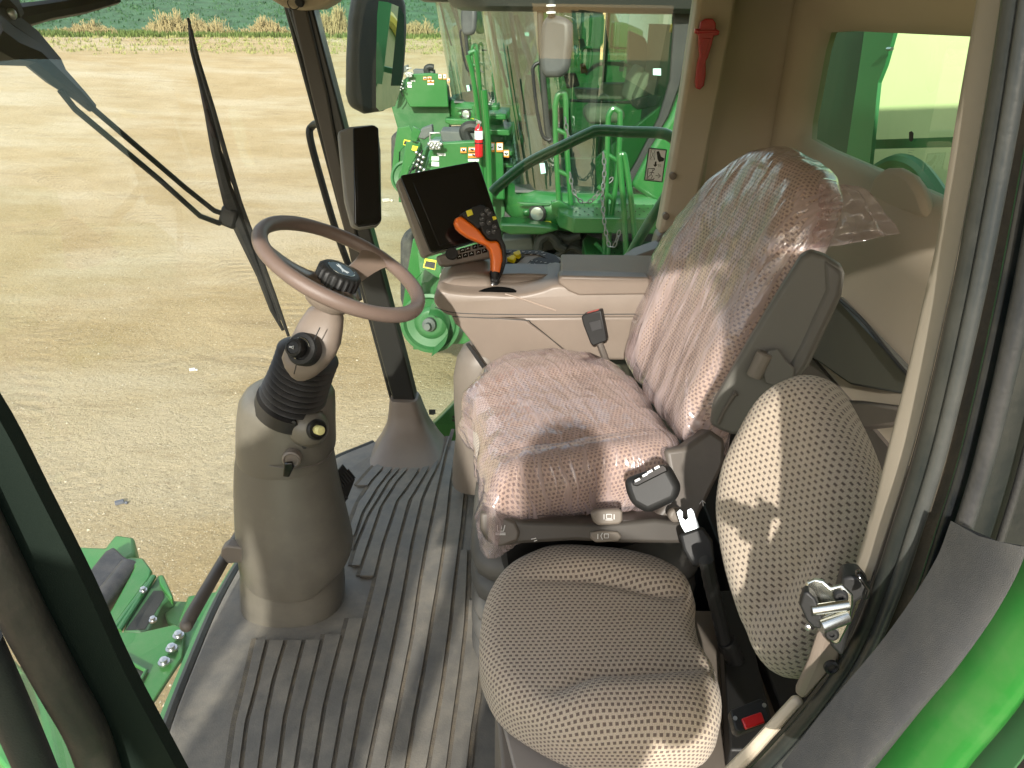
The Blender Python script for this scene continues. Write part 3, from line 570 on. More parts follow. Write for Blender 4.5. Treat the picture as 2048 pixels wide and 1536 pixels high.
# tilt head
hd = prings([(612, 628, 676), (618, 616, 681), (640, 600, 686), (664, 588, 684), (690, 574, 680), (708, 567, 672), (728, 572, 657), (748, 583, 634), (758, 593, 616)], 1.45, asp=.85, q=2.8, ys=[1.46, 1.46, 1.45, 1.44, 1.43, 1.42, 1.41, 1.40, 1.395])
mb = MB(); mb.loft(hd); head = mb.build('tilt_head', TAUPE, col, angle=40)
mb = MB(); mb.tube(smooth([P(640, 655, Y=1.375), P(628, 680, Y=1.362)], 3), .0012, 6); mb.tube([P(594, 724, Y=1.355), P(588, 748, Y=1.352)], .0012, 6); mb.build('head_seam', INK, head)
hk = P(604, 698, Y=1.362); hdn = Vector((-.25, -.85, .48)).normalized()
mb = MB(); mb.lathe([(.034, -.02), (.034, .001), (.031, .005), (.023, .007), (.021, .003)], hk, hdn, n=36); hb = mb.build('horn_base', BLACK, head)
mb = MB(); mb.lathe([(.019, .002), (.020, .010), (.018, .020), (.013, .0225), (.012, .021), (.003, .0222)], hk + Vector((-.006, -.004, .003)), hdn, n=32); hkn = mb.build('horn_button', BLACK, hb)
e1, e2, _ = frame(hdn); hc2 = hk + Vector((-.006, -.004, .003)) + hdn * .0235
mb = MB(); mb.tube([hc2 + e1 * a + e2 * b for a, b in ((-.006, .001), (-.001, .001), (.003, .003), (.003, -.003), (-.001, -.001), (-.006, -.001))], .0009, 5, closed=True); mb.build('horn_icon', WHITE, hkn)
mb = MB(); mb.tube([hk + hdn * .009 + e1 * .0215 * cos(a) + e2 * .0215 * sin(a) for a in [.3 + 4.2 * k / 24 for k in range(25)]], .0008, 5); mb.build('chrome_ring', METAL, hb)
# steering wheel
w1 = AX.cross(Vector((0, 1, 0))).normalized(); w2 = AX.cross(w1)     # w1 lies along X, w2 along Y
wheel = thing('steering_wheel', 'x', None, tuple(WC)); wheel.parent = None
bpy.data.objects.remove(wheel); 
rimp = [WC + w1 * .171 * cos(t) + w2 * .171 * sin(t) for t in [2 * pi * k / 72 for k in range(72)]]
rs = [.0145 + .0012 * abs(sin(6 * pi * k / 72)) for k in range(72)]
mb = MB(); mb.tube(rimp, rs, 18, closed=True); wh = mb.build('steering_wheel', RIM, col, angle=70)
hub = WC - AX * .045
mb = MB(); mb.lathe([(.02, -.055), (.045, -.045), (.058, -.02), (.058, -.004), (.048, .004), (.02, .006)], hub, AX, n=36); mb.build('hub', TAUPE, wh, angle=60)
def spoke(pt, wid0, wid1, name='spoke'):
    d_ = (pt - hub); L = d_.length; side = d_.normalized().cross(AX).normalized(); rings = []
    for k in range(9):
        t = k / 8; c = hub.lerp(pt, t * .97) + AX * (.0 + -.010 * sin(t * pi)); wd = wid0 + (wid1 - wid0) * t + .012 * (abs(t - .5) * 2) ** 3; th = .009
        rings.append([c + side * wd * cos(a) + AX * th * sin(a) for a in [2 * pi * q / 14 for q in range(14)]])
    m_ = MB(); m_.loft(rings); return m_.build(name, mat('spoke_plastic', (.20, .15, .12), .3, bump=.1, bscale=1200), wh, angle=60)
def rimpt(u, v):
    p = PN(u, v, WC, AX); d_ = (p - WC).normalized(); return WC + d_ * .165
spoke(rimpt(548, 500), .034, .014); spoke(rimpt(760, 510), .022, .026); spoke(rimpt(745, 625), .030, .020)
hct = WC - AX * .018
prof = [(.040, -.02), (.043, -.016), (.043, -.002)]
mb = MB(); rings = []
for r_, h in ((.038, -.022), (.044, -.018), (.044, .006), (.040, .012)):
    rings.append([hct + AX * h + (w1 * cos(t) + w2 * sin(t)) * (r_ + (.0022 if (k // 2) % 2 else -.0008) * (1 if r_ > .043 else 0)) for k, t in [(k, 2 * pi * k / 88) for k in range(88)]])
for r_, h in ((.035, .0135), (.031, .014), (.0305, .013), (.005, .013)):
    rings.append([hct + AX * h + (w1 * cos(2 * pi * k / 88) + w2 * sin(2 * pi * k / 88)) * r_ for k in range(88)])
mb.loft(rings); cap_ = mb.build('wheel_clamp_knob', BLACK, wh, angle=45)
mb = MB(); mb.lathe([(.0295, .0132), (.0295, .0142), (.003, .0142)], hct, AX, n=40); disc = mb.build('emblem_disc', mat('emblem_dark', (.008, .014, .015), .35), cap_)
mb = MB(); mb.tube([hct + AX * .0146 + (w1 * cos(2 * pi * k / 40) + w2 * sin(2 * pi * k / 40)) * .0285 for k in range(40)], .0006, 5, closed=True); mb.build('emblem_ring', METAL, disc)
# leaping deer emblem in relief
deer = [(-.020, -.001), (-.012, .003), (-.006, .002), (.002, .004), (.007, .008), (.009, .013), (.012, .012), (.011, .008), (.016, .007), (.012, .004), (.010, .000), (.016, -.005), (.010, -.004), (.004, -.002), (-.004, -.003), (-.010, -.007), (-.016, -.006), (-.011, -.002)]
def emblem(cen, ex, ey, nn, s, mt, par, name='emblem', th=.0006, ang=0.):
    c_, s_ = cos(ang), sin(ang); m_ = MB(); m_.prism([cen + ex * ((a * c_ - b * s_) * s) + ey * ((a * s_ + b * c_) * s) for a, b in deer], nn * th); return m_.build(name, mt, par, smooth=False)
emblem(hct + AX * .0144, w1, -w2 if False else w2, AX, 1.0, mat('emblem_silver', (.6, .65, .68), .3), disc, ang=2.2)
# tilt lever rod with bracket at the foot of the column
mb = MB(); mb.tube([P(481, 1062, Y=1.62), P(450, 1115, Y=1.47), P(382, 1232, Y=1.26), P(372, 1252, Y=1.235)], [.013, .0145, .0155, .0145], 16); mb.sphere(P(373, 1251, Y=1.235), .0147, 8); rod = mb.build('lever_rod', TAUPE_DD, col, angle=60)
mb = MB(); mb.prism(PL([(442, 1098), (452, 1092), (497, 1098), (497, 1124), (455, 1128), (440, 1112)], Y=1.44), (0, .03, 0)); mb.build('rod_bracket', TAUPE_D, rod, bevel=.004)
# pedals
for i, (pts, lab) in enumerate((([(686, 927), (711, 958), (694, 1001), (662, 975), (668, 950)], 'upper ribbed pedal'), ([(662, 978), (692, 1004), (680, 1045), (664, 1020), (658, 1000)], 'lower ribbed pedal'))):
    pn = Vector((.55, -.45, .7)).normalized(); p0 = P(686, 970, Y=1.60); q = PLN(pts, p0, pn)
    mb = MB(); mb.prism(q, -pn * .015); pd = mb.build('brake_pedal', BLACK, col, bevel=.003)
    mb = MB(); c_ = sum(q, Vector()) / len(q); ee = (q[1] - q[0]).normalized(); ff = pn.cross(ee)
    for k in range(-4, 5):
        a = c_ + ff * .0085 * k; mb.box(a + pn * .001, (.030, .003, .004), Matrix((ee, ff, pn)).transposed())
    setp(mb.build('pedal_grip', RUBBER, pd), None)

# ================================================================== operator seat
seat = thing('operator_seat', 'larger operator seat wrapped in pink film, swivelled slightly towards the door', 'seat', (.15, 1.45, 0))
ZC = .615
def zpl(pts, z): return [P(u, v, Z=z) for u, v in pts]
co = smooth(zpl([(948, 770), (965, 735), (1020, 710), (1110, 703), (1200, 722), (1265, 752), (1320, 820), (1362, 880), (1350, 915), (1270, 932), (1170, 943), (1070, 962), (1005, 985), (975, 960), (958, 890), (945, 820)], ZC), 8, closed=True)
SDIR = Vector((cos(radians(20)), sin(radians(20)), 0))
def cush_fn(p, x, y, f, kind, n):
    if kind < 2: p = p + n * ((.016 * ss(.13, .20, -y) + .010 * ss(.12, .2, y)) * (1 - f ** 6) - .006 * math.exp(-((-y - .135 - .25 * (x + .1) ** 2) / .010) ** 2) * (1 - f ** 4))
    return p
mb, cc, _, _ = pillow(co, (0, 0, 1), .115, .055, .016, cush_fn, e1=SDIR); mb.build('seat_cushion', FAB, seat, angle=80)
A_, B_ = P(1262, 745, Z=.60), P(1368, 900, Z=.60); C2 = P(1618, 338, Y=1.45)
bn = (B_ - A_).cross(C2 - A_).normalized()
if bn.x > 0: bn = -bn
bo = smooth(PLN([(1266, 735), (1270, 680), (1285, 600), (1312, 530), (1350, 458), (1420, 380), (1486, 320), (1530, 298), (1572, 304), (1600, 326), (1608, 372), (1590, 440), (1557, 520), (1518, 605), (1475, 700), (1428, 775), (1395, 850), (1368, 895), (1320, 830)], A_, bn), 8, closed=True)
def back_fn(p, x, y, f, kind, n):
    if kind < 2: p = p + n * (.022 * (ss(.10, .17, abs(x)) - .8 * ss(.17, .25, abs(x))) * (1 - f ** 6))
    return p
bdir = (B_ - A_).normalized()
mb, bc, be1, be2 = pillow(bo, bn, .085, .042, .012, back_fn, e1=bdir); mb.build('backrest', FAB, seat, angle=80)
# folded armrest block on the near side
an = Vector((-.30, -.94, .12)).normalized(); a0 = P(1560, 700, Y=1.20)
arm_px = [(1602, 515), (1622, 503), (1650, 512), (1684, 534), (1690, 548), (1684, 592), (1655, 655), (1618, 735), (1560, 800), (1490, 860), (1468, 873), (1440, 862), (1419, 850), (1424, 812), (1452, 762), (1500, 680), (1545, 606)]
mb = MB(); mb.prism(PLN(arm_px, a0, an), -an * .045); arm = mb.build('armrest', mat('armrest_grey', (.105, .100, .088), .5, bump=.1, bscale=1300, var=.05), seat, bevel=.008, seg=3)
mb = MB(); mb.prism(PLN([(1646, 516), (1688, 545), (1680, 592), (1612, 735), (1560, 800), (1545, 790), (1600, 690), (1650, 580)], a0 + an * .004, an), -an * .03); mb.build('armrest_edge', mat('armrest_side', (.085, .080, .072), .5, bump=.1, bscale=1300), arm, bevel=.008)
mb = MB(); mb.prism(PLN([(1536, 700), (1556, 695), (1572, 720), (1590, 735), (1585, 760), (1560, 775), (1530, 765), (1522, 730)], a0 + an * .006, an), an * .006); mb.build('armrest_boss', MATS['armrest_grey'], arm, bevel=.003)
mb = MB(); mb.lathe([(.0, 0), (.014, .0), (.014, .045), (.011, .048), (.0, .048)], PN(1508, 752, a0 + an * .008, an), PN(1528, 710, a0, an) - PN(1508, 752, a0, an), n=20); mb.build('recline_button', TAUPE_D, arm)
mb = MB(); mb.tube(smooth(PLN([(1437, 848), (1446, 826), (1458, 806), (1468, 790), (1473, 786)], a0 + an * .003, an), 4), [.003] * 9 + [.004] * 4 + [.006] * 4, 8); mb.build('slot', TAUPE_DD, arm)
# belt retractor, tilt bracket and side rail
rn = Vector((-.25, -.80, .50)).normalized(); r0 = P(1305, 980, Y=1.13)
def prn(pts, p0, n_, th, m_, name, par, bevel=.004, seg=2, off=0.): 
    m__ = MB(); m__.prism([q + n_ * off for q in PLN(pts, p0, n_)], -n_ * th); return m__.build(name, m_, par, bevel=bevel, seg=seg)
prn([(1246, 958), (1335, 926), (1361, 975), (1352, 1002), (1295, 1028), (1262, 1010), (1252, 985)], r0, rn, .07, BLACK, 'belt_retractor', seat, .014, 4)
rt_ = prn([(1268, 962), (1326, 928), (1334, 934), (1336, 942), (1276, 972), (1266, 970)], r0, rn, .02, BLACKG, 'connector_strip', seat, .002, off=.016)
mb = MB()
for (u, v) in ((1275, 960), (1290, 950), (1300, 943), (1314, 935)):
    mb.box(PN(u, v, r0 + rn * .0175, rn), (.010, .003, .004), Matrix((Vector((.86, .1, .5)).normalized(), rn, Vector((.86, .1, .5)).normalized().cross(rn))).transposed())
mb.build('connector_pins', WHITE, rt_)
sn = Vector((.10, -.90, .42)).normalized(); s0 = P(1200, 1060, Y=1.15)
prn([(1330, 900), (1370, 895), (1420, 858), (1452, 880), (1450, 930), (1420, 990), (1400, 1030), (1395, 1046), (1330, 1050), (1310, 1035), (1345, 990)], s0 + Vector((0, .06, 0)), sn, .05, TAUPE_DD, 'tilt_bracket', seat, .01, 3)
rail = prn([(962, 1030), (1000, 1028), (1045, 1042), (1200, 1048), (1310, 1038), (1400, 1048), (1412, 1105), (1385, 1088), (1250, 1087), (1150, 1082), (1045, 1088), (1000, 1094), (972, 1082), (960, 1060)], s0, sn, .10, mat('rail_dark', (.05, .044, .038), .5, bump=.1, bscale=1300), 'side_rail', seat, .008, 3)
prn([(961, 1024), (985, 1022), (1030, 1042), (1040, 1062), (1036, 1080), (1000, 1093), (975, 1082), (962, 1055)], s0, sn, .03, TAUPE_DD, 'rail_end_cap', seat, .006, 3, off=.008)
lev = prn([(1178, 1022), (1190, 1016), (1236, 1014), (1241, 1020), (1241, 1038), (1234, 1045), (1192, 1047), (1184, 1040)], s0, sn, .02, TAUPE_D, 'seat_lever', seat, .005, 3, off=.02)
lev2 = prn([(1180, 1064), (1200, 1060), (1235, 1062), (1243, 1072), (1235, 1082), (1190, 1084), (1180, 1076)], s0, sn, .01, TAUPE_D, 'seat_lever', seat, .003, 3, off=.006)
prn([(1340, 1020), (1356, 1014), (1370, 1028), (1364, 1044), (1346, 1046), (1336, 1034)], s0, sn, .02, TAUPE_D, 'pivot_cap', seat, .006, 3, off=.004)
def glyph(lines, p0, n_, par, off=.001, r=.0008, m_=None, name='icon'):
    m__ = MB()
    for l_ in lines:
        q = [x + n_ * off for x in PLN(l_, p0, n_)]; m__.tube(q, r, 5)
    return m__.build(name, m_ or WHITE, par)
def sq(u, v, a, b): return [(u - a, v - b), (u + a, v - b), (u + a, v + b), (u - a, v + b), (u - a, v - b)]
glyph([sq(1213, 1028, 5, 4), [(1203, 1024), (1203, 1034)], [(1223, 1024), (1223, 1034)], [(1206, 1035), (1220, 1035)]], s0, sn, lev, off=.0215)
glyph([sq(1211, 1070, 4, 4), [(1203, 1064), (1200, 1070), (1203, 1077)], [(1194, 1066), (1194, 1076)]], s0, sn, lev2, off=.0075)
glyph([[(994, 1048), (994, 1060), (1006, 1060), (1009, 1048)], [(990, 1064), (1010, 1064)], [(990, 1067), (1010, 1067)], [(1002, 1049), (1002, 1056)]], s0, sn, rail, off=.0095)
glyph([[(1062, 1078), (1072, 1076)], [(1068, 1082), (1074, 1080)]], s0, sn, rail, off=.0015)
glyph([[(1398, 1008), (1404, 1000), (1410, 1006)], [(1404, 1000), (1406, 1012)]], s0 + Vector((0, .06, 0)), sn, rail, off=.002)
# seat tub under the cushion and suspension bellows
mb = MB(); mb.loft([[(p.x, p.y, z) for p in resample(zpl_, 40)] for z, zpl_ in ((.34, [q.lerp(cc, .22) for q in co]), (.50, [q.lerp(cc, .10) for q in co]))]); mb.build('seat_pan', BLACK, seat)
mb = MB(); prof = []
for k in range(5):
    z0 = .03 + k * .068; prof += [(.235, z0), (.255, z0 + .012), (.26, z0 + .034), (.25, z0 + .056), (.232, z0 + .066)]
mb.lathe([(.1, .0)] + prof + [(.1, .38)], (.17, 1.47, 0), (0, 0, 1), n=60, sq=(6, .9), xd=(1, 0, 0)); mb.build('suspension_bellows', mat('grey_bellows', (.085, .082, .076), .5, bump=.1, bscale=900, dust=.2, dcol=(.25, .22, .18)), seat, angle=50)

# belt tongue and buckle between the seats
belt = thing('seat_belt_tongue', 'flat silver belt tongue with keyhole slot standing in a black buckle behind the rear seat', 'belt tongue', tuple(P(1385, 1090, Y=1.12)))
belt['label'] = 'flat silver belt tongue with keyhole slot standing in a black holder between the two seats'
tn = Vector((-.2, -.75, .6)).normalized(); t0 = P(1385, 1060, Y=1.10)
prn([(1353, 1025), (1360, 1018), (1366, 1024), (1366, 1036), (1371, 1040), (1376, 1036), (1374, 1020), (1382, 1016), (1388, 1022), (1398, 1052), (1402, 1068), (1374, 1072), (1362, 1052)], t0, tn, .003, mat('bare_steel', (.5, .55, .58), .35, metal=.85), 'tongue_plate', belt, .0008)
prn([(1358, 1068), (1405, 1052), (1425, 1080), (1430, 1130), (1385, 1135), (1366, 1100)], t0, tn, .05, BLACK, 'holder', belt, .006, 3, off=.004)
rb = thing('seat_belt_buckle', 'black buckle with red release button lying in the dark gap beside the door sill', 'belt buckle', tuple(P(1500, 1435, Y=.66)))
t1 = P(1500, 1432, Y=.70); n1_ = Vector((-.1, -.45, .88)).normalized()
prn([(1460, 1420), (1522, 1396), (1530, 1402), (1541, 1434), (1538, 1444), (1480, 1466), (1470, 1460)], t1, n1_, .03, BLACK, 'housing', rb, .003, 3)
prn([(1482, 1438), (1522, 1424), (1530, 1446), (1490, 1460)], t1, n1_, .01, mat('release_red', (.55, .01, .012), .3, coat=.2), 'release_button', rb, .002, 2, off=.0035)
for u, v in ((1470, 1437), (1528, 1411)): mb = MB(); mb.lathe([(.0028, 0), (.0028, .003)], PN(u, v, t1, n1_), n1_, n=10); mb.build('rivet', BOLT, rb)
# grey post / housing and cup holder on the floor, in front of the seat
post = thing('seat_console_post', 'rounded taupe housing standing on the mat under the console, left of the wrapped seat', 'console support', (.0, 1.8, 0))
mb = MB(); mb.loft(prings([(960, 905, 1010), (930, 905, 1010), (870, 912, 1010), (800, 908, 1010), (750, 907, 1010), (715, 914, 1010), (695, 925, 1005), (685, 940, 990)], 1.86, asp=1.0)); mb.build('housing', TAUPE_D, post, angle=60)
mb = MB(); mb.prism(PL([(932, 690), (938, 688), (980, 745), (975, 752)], Y=1.76), (0, .01, 0)); mb.build('seam', INK, post)
cup = P(952, 893, Z=.16)
mb = MB(); mb.lathe([(.030, -.14), (.064, -.13), (.068, -.02), (.066, -.004), (.060, .002), (.052, .0), (.048, -.012), (.045, -.10), (.01, -.10)], cup, (0, 0, 1), n=44); mb.build('cup_holder', TAUPE_DD, post, angle=50)

# ================================================================== passenger seat
pseat = thing('passenger_seat', 'smaller unwrapped passenger seat in beige dotted fabric, nearest the door opening', 'seat', (.2, 1.0, 0))
ZB = .455
po = smooth(zpl([(958, 1275), (970, 1180), (1006, 1120), (1058, 1090), (1106, 1079), (1185, 1082), (1264, 1091), (1327, 1109), (1372, 1136), (1394, 1177), (1396, 1228), (1408, 1272), (1436, 1320), (1450, 1385), (1440, 1432), (1404, 1460), (1311, 1474), (1216, 1468), (1137, 1455), (1058, 1416), (1004, 1378), (974, 1335)], ZB), 8, closed=True)
def pc_fn(p, x, y, f, kind, n):
    if kind < 2:
        g = ss(-.20, -.02, x); e = 1 - f ** 5
        d1 = y - (.125 - .05 * ss(-.05, .15, x) + .04 * ss(.12, .22, x)); d2 = -y - (.105 - .015 * ss(.0, .2, x) + .03 * (1 - ss(-.12, -.02, x)))
        h = .024 * ss(-.012, .045, d1) * g + .030 * ss(-.012, .05, d2) * ss(-.17, -.06, x)
        h -= .009 * math.exp(-(d1 / .012) ** 2) * g + .010 * math.exp(-(d2 / .013) ** 2) * ss(-.17, -.06, x)
        h += .012 * ss(.14, .20, x)
        p = p + n * h * e
    return p
mb, pc, _, _ = pillow(po, (0, 0, 1), .105, .040, .004, pc_fn, e1=(1, .04, 0), N=160, rings=44); mb.build('seat_cushion', FAB, pseat, angle=80)
pn_ = Vector((-.78, -.46, .42)).normalized(); p0_ = P(1560, 1050, Y=.78)
pb = smooth(PLN([(1545, 748), (1590, 738), (1630, 758), (1668, 820), (1700, 890), (1722, 960), (1724, 1020), (1708, 1090), (1680, 1170), (1650, 1240), (1620, 1310), (1590, 1352), (1552, 1362), (1515, 1345), (1478, 1290), (1448, 1215), (1425, 1140), (1410, 1060), (1408, 990), (1425, 910), (1460, 840), (1500, 780)], p0_, pn_), 8, closed=True)
def pb_fn(p, x, y, f, kind, n):
    if kind < 2:
        e = 1 - f ** 5; c_ = -x + .02   # x grows towards the door
        h = .022 * ss(.055, .12, x) - .008 * math.exp(-((x - .06) / .012) ** 2) - .014 * math.exp(-((y + .02 + x * .6) / .045) ** 2) * ss(-.02, .05, x) - .006 * math.exp(-((x + .135) / .008) ** 2)
        p = p + n * h * e
    return p
pe1 = Vector((0, -1, 0)); pe1 = (pe1 - pn_ * pe1.dot(pn_)).normalized()
mb, _, _, _ = pillow(pb, pn_, .085, .045, .010, pb_fn, e1=pe1, N=160, rings=40); mb.build('backrest', FAB2, pseat, angle=80)
mb = MB(); zb = .33
q = [P(u, v, Z=zb) for u, v in ((990, 1408), (1360, 1440), (1440, 1560), (1028, 1560))]; far = [Vector((q[1].x, 1.16, zb)), Vector((q[0].x, 1.16, zb))]
mb.prism([q[0], q[3] + Vector((0, -.2, 0)), q[2] + Vector((0, -.2, 0)), Vector((.62, .62, zb)), Vector((.62, 1.16, zb)), far[1]], (0, 0, -.33)); mb.build('seat_box', TAUPE_D, pseat, bevel=.008, seg=3)
q2 = [P(u, v, Z=zb + .006) for u, v in ((1000, 1428), (1352, 1452), (1358, 1545), (1030, 1545))]
mb = MB(); mb.prism(q2, (0, 0, -.01)); mb.build('box_lid', mat('lid_taupe', (.27, .235, .205), .4, bump=.15, bscale=1000), pseat, bevel=.004)
mb = MB(); mb.prism([(.47, .55, .0), (.79, .55, 0), (.79, 2.38, 0), (.47, 2.38, 0)], (0, 0, .36)); mb.prism([P(1440, 1180, Z=.38), P(1480, 1180, Z=.38), P(1560, 1500, Z=.38), P(1460, 1500, Z=.38)], (0, 0, -.05)); 
setp(mb.build('rear_floor_box', BLACK, cab, bevel=.004), None)
# hinge and cables at the back of the passenger seat
for pts, r_ in (([(1412, 1120), (1425, 1180), (1440, 1240), (1452, 1300)], .012), ([(1452, 1280), (1466, 1310), (1480, 1345), (1500, 1370)], .016)):
    mb = MB(); c_ = smooth(PL(pts, Y=.98), 6); mb.tube(c_, [r_ * (1 + .12 * (k % 2)) for k in range(len(c_))], 10); mb.build('hinge_hose', BLACK, pseat)

# ================================================================== right hand armrest console
con = thing('armrest_console', 'long taupe right-hand console with keypads, storage lid and recessed lever slot', 'console', (.05, 1.9, .5))
YC = 1.80
mb = MB(); mb.prism(PL([(900, 628), (1000, 634), (1290, 632), (1290, 718), (1262, 722), (1150, 722), (985, 728), (964, 716), (948, 692), (925, 662), (910, 650)], Y=YC + .012), (0, .19, 0)); mb.build('lower_shell', TAUPE, con, bevel=.010, seg=3)
mb = MB(); mb.prism(PL([(904, 630), (1000, 636), (1050, 640), (1130, 700), (1150, 722), (985, 727), (964, 716), (948, 692), (925, 662)], Y=YC + .004), (0, .02, 0)); mb.build('lower_side_cover', TAUPE, con, bevel=.004, seg=2)
# upper shell: side profile lofted across to a narrower far profile
near = smooth(PL([(1296, 633), (1296, 585), (1240, 580), (1180, 580), (1118, 570), (1085, 580), (1050, 588), (1015, 590), (980, 588), (940, 588), (900, 584), (880, 580), (870, 588), (868, 606), (880, 622), (902, 632), (960, 634)], Y=YC), 3, closed=False)
def shift(pts, dy, dz, sx=1., cx=0): return [Vector((cx + (p.x - cx) * sx, p.y + dy, p.z + dz)) for p in pts]
zt = max(p.z for p in near)
rings = []
for dy, ins in ((.0, .010), (.003, .004), (.010, .0), (.10, .0), (.19, .0), (.205, .004), (.21, .012)):
    rings.append([Vector((p.x + (ins if p.x < -.1 else 0), p.y + dy, p.z - (ins if p.z > zt - .06 else -ins * 0))) for p in near])
mb = MB(); mb.loft(rings); us = mb.build('upper_shell', TAUPE, con, angle=50)
def ztop(u, v, Y): return P(u, v, Y=Y)
# front pod with soft hump, lever tray ridge
pod = PL([(872, 582), (880, 566), (905, 549), (945, 545), (972, 548), (980, 556), (984, 578), (984, 592), (930, 594)], Y=1.86)
mb = MB(); mb.prism(pod, (0, .15, 0)); mb.build('front_pod', TAUPE, con, bevel=.012, seg=4)
mb = MB(); mb.prism(PL([(984, 550), (1040, 548), (1110, 550), (1112, 560), (1090, 575), (1060, 590), (984, 592)], Y=1.90), (0, .10, 0)); mb.build('rear_pod', TAUPE, con, bevel=.010, seg=4)
mb = MB(); sl_ = smooth(PL([(946, 592), (962, 585), (982, 580), (1002, 579), (1022, 581), (1032, 584)], Y=1.822), 6); mb.tube(sl_, [.004 + .004 * sin(pi * i / (len(sl_) - 1)) for i in range(len(sl_))], 8); mb.build('lever_slot', mat('slot_black', (.004, .004, .004), .95, spec=0), con)
mb = MB(); mb.tube(smooth(PL([(1010, 588), (1045, 598), (1085, 612), (1112, 621)], Y=YC - .001), 5), .0022, 8); mb.tube(smooth(PL([(1046, 598), (1075, 609), (1110, 620)], Y=YC - .001), 5), .0016, 8); mb.build('moulded_ridge', mat('ridge_light', (.30, .235, .19), .35), us)
mb = MB(); mb.tube(smooth(PL([(870, 614), (900, 624), (960, 628), (1100, 629), (1290, 628)], Y=YC - .0005), 4), .0012, 6); mb.tube(smooth(PL([(905, 633), (1045, 640), (1062, 646), (1100, 676), (1128, 700)], Y=YC + .003), 4), .0012, 6); mb.build('panel_gap', INK, us)
# storage lid
lidn = PL([(1118, 568), (1116, 560), (1122, 552), (1300, 556), (1300, 590), (1158, 592), (1138, 584)], Y=YC - .004)
mb = MB(); mb.prism(lidn, (0, .05, 0)); lid = mb.build('lid_side', TAUPE, con, bevel=.007, seg=3)
lt = [P(1122, 556, Y=YC + .0), P(1302, 560, Y=YC + .0)]; z_ = lt[0].z + .004
mb = MB(); mb.prism([Vector((lt[0].x, YC + .012, z_)), Vector((lt[1].x + .03, YC + .012, z_)), Vector((lt[1].x + .04, YC + .20, z_)), Vector((lt[0].x + .01, YC + .20, z_))], (0, 0, -.02)); mb.build('lid_top', GREYT, con, bevel=.006, seg=3)
# keypad deck
kn = Vector((-.12, -.32, .94)).normalized(); k0 = P(1060, 525, Y=2.05)
prn([(900, 560), (915, 512), (945, 500), (1010, 498), (1080, 502), (1120, 512), (1136, 528), (1125, 552), (1060, 560)], k0, kn, .05, TAUPE, 'keypad_deck', con, .008, 3)
kd = prn([(1012, 500), (1080, 502), (1112, 512), (1122, 524), (1112, 532), (1096, 520), (1075, 510), (1010, 508)], k0, kn, .004, KEYP, 'top_keypad', con, .0015, off=.003)
kd2 = prn([(1048, 538), (1060, 522), (1078, 515), (1100, 520), (1116, 532), (1110, 540), (1080, 540)], k0, kn, .004, KEYP, 'side_keypad', con, .0015, off=.003)
ks = prn([(1012, 536), (1040, 515), (1078, 513), (1060, 522), (1048, 538)], k0, kn, .004, mat('keypad_silver', (.30, .29, .28), .45), 'keypad_surround', con, .001, off=.002)
for pts in ([(1026, 536), (1048, 537), (1042, 545), (1024, 545)], [(1070, 543), (1085, 543), (1083, 547), (1068, 547)], [(1088, 543), (1112, 542), (1108, 547), (1086, 547)]): prn(pts, k0, kn, .004, mat('orange_key', (.6, .2, .06), .5), 'orange_key', con, .0012, off=.004)
mb = MB()
for i in range(6):
    for j in range(2):
        u, v = 1018 + i * 13 + j * 3, 503 + j * 5 + i * .3; mb.tube([PN(u, v, k0 + kn * .0038, kn), PN(u + 5, v - 1, k0 + kn * .0038, kn)], .0006, 4)
for i in range(5):
    for j in range(3):
        u, v = 1062 + i * 9 - j * 5, 521 + j * 6 + i * 1.5; mb.tube([PN(u, v, k0 + kn * .0038, kn), PN(u + 4, v - 1, k0 + kn * .0038, kn)], .0006, 4)
mb.build('key_symbols', WHITE, kd)
for pts in ([(1014, 524), (1027, 517), (1033, 522), (1029, 530), (1020, 527)], [(1027, 513), (1040, 508), (1043, 516), (1038, 521), (1030, 518)]): prn(pts, k0, kn, .02, YELLOW, 'rocker_switch', con, .003, 3, off=.016)
prn([(1010, 530), (1038, 508), (1050, 514), (1022, 538)], k0, kn, .012, BLACK, 'rocker_frame', con, .002, off=.005)
for pts in ([(938, 538), (955, 533), (958, 543), (941, 544)], [(973, 530), (982, 527), (984, 540), (974, 541)]): prn(pts, k0, kn, .01, mat('dark_thumbwheel', (.10, .085, .07), .5, bump=.5, bscale=400), 'thumb_wheel', con, .002, off=.012)
mb = MB(); mb.prism(PL([(903, 528), (1000, 520), (1010, 560), (905, 560)], Y=2.03), (0, .08, 0)); mb.build('monitor_mount', TAUPE_D, con, bevel=.004)
# seat belt latch sticking up beside the console
lb = thing('belt_latch', 'black belt latch with red button sticking up in front of the console side', 'belt latch', tuple(P(1205, 715, Y=1.72)))
ln = Vector((-.30, -.94, .10)).normalized(); l0 = P(1190, 660, Y=1.74)
prn([(1162, 634), (1168, 629), (1202, 620), (1209, 655), (1214, 682), (1186, 693), (1180, 686), (1166, 650)], l0, ln, .028, BLACK, 'latch_body', lb, .004, 3)
prn([(1171, 628), (1196, 621), (1198, 626), (1172, 633)], l0, ln, .018, mat('latch_red', (.5, .06, .05), .4), 'release_button', lb, .002, off=-.004)
prn([(1178, 645), (1200, 640), (1205, 657), (1184, 663)], l0, ln, .004, KEYP, 'latch_window', lb, .001, off=.001)
mb = MB(); mb.tube([PN(1199, 686, l0 - ln * .012, ln), PN(1209, 712, l0 - ln * .012, ln), PN(1216, 735, l0 - ln * .02, ln)], .009, 10); mb.build('latch_stalk', TAUPE_DD, lb)
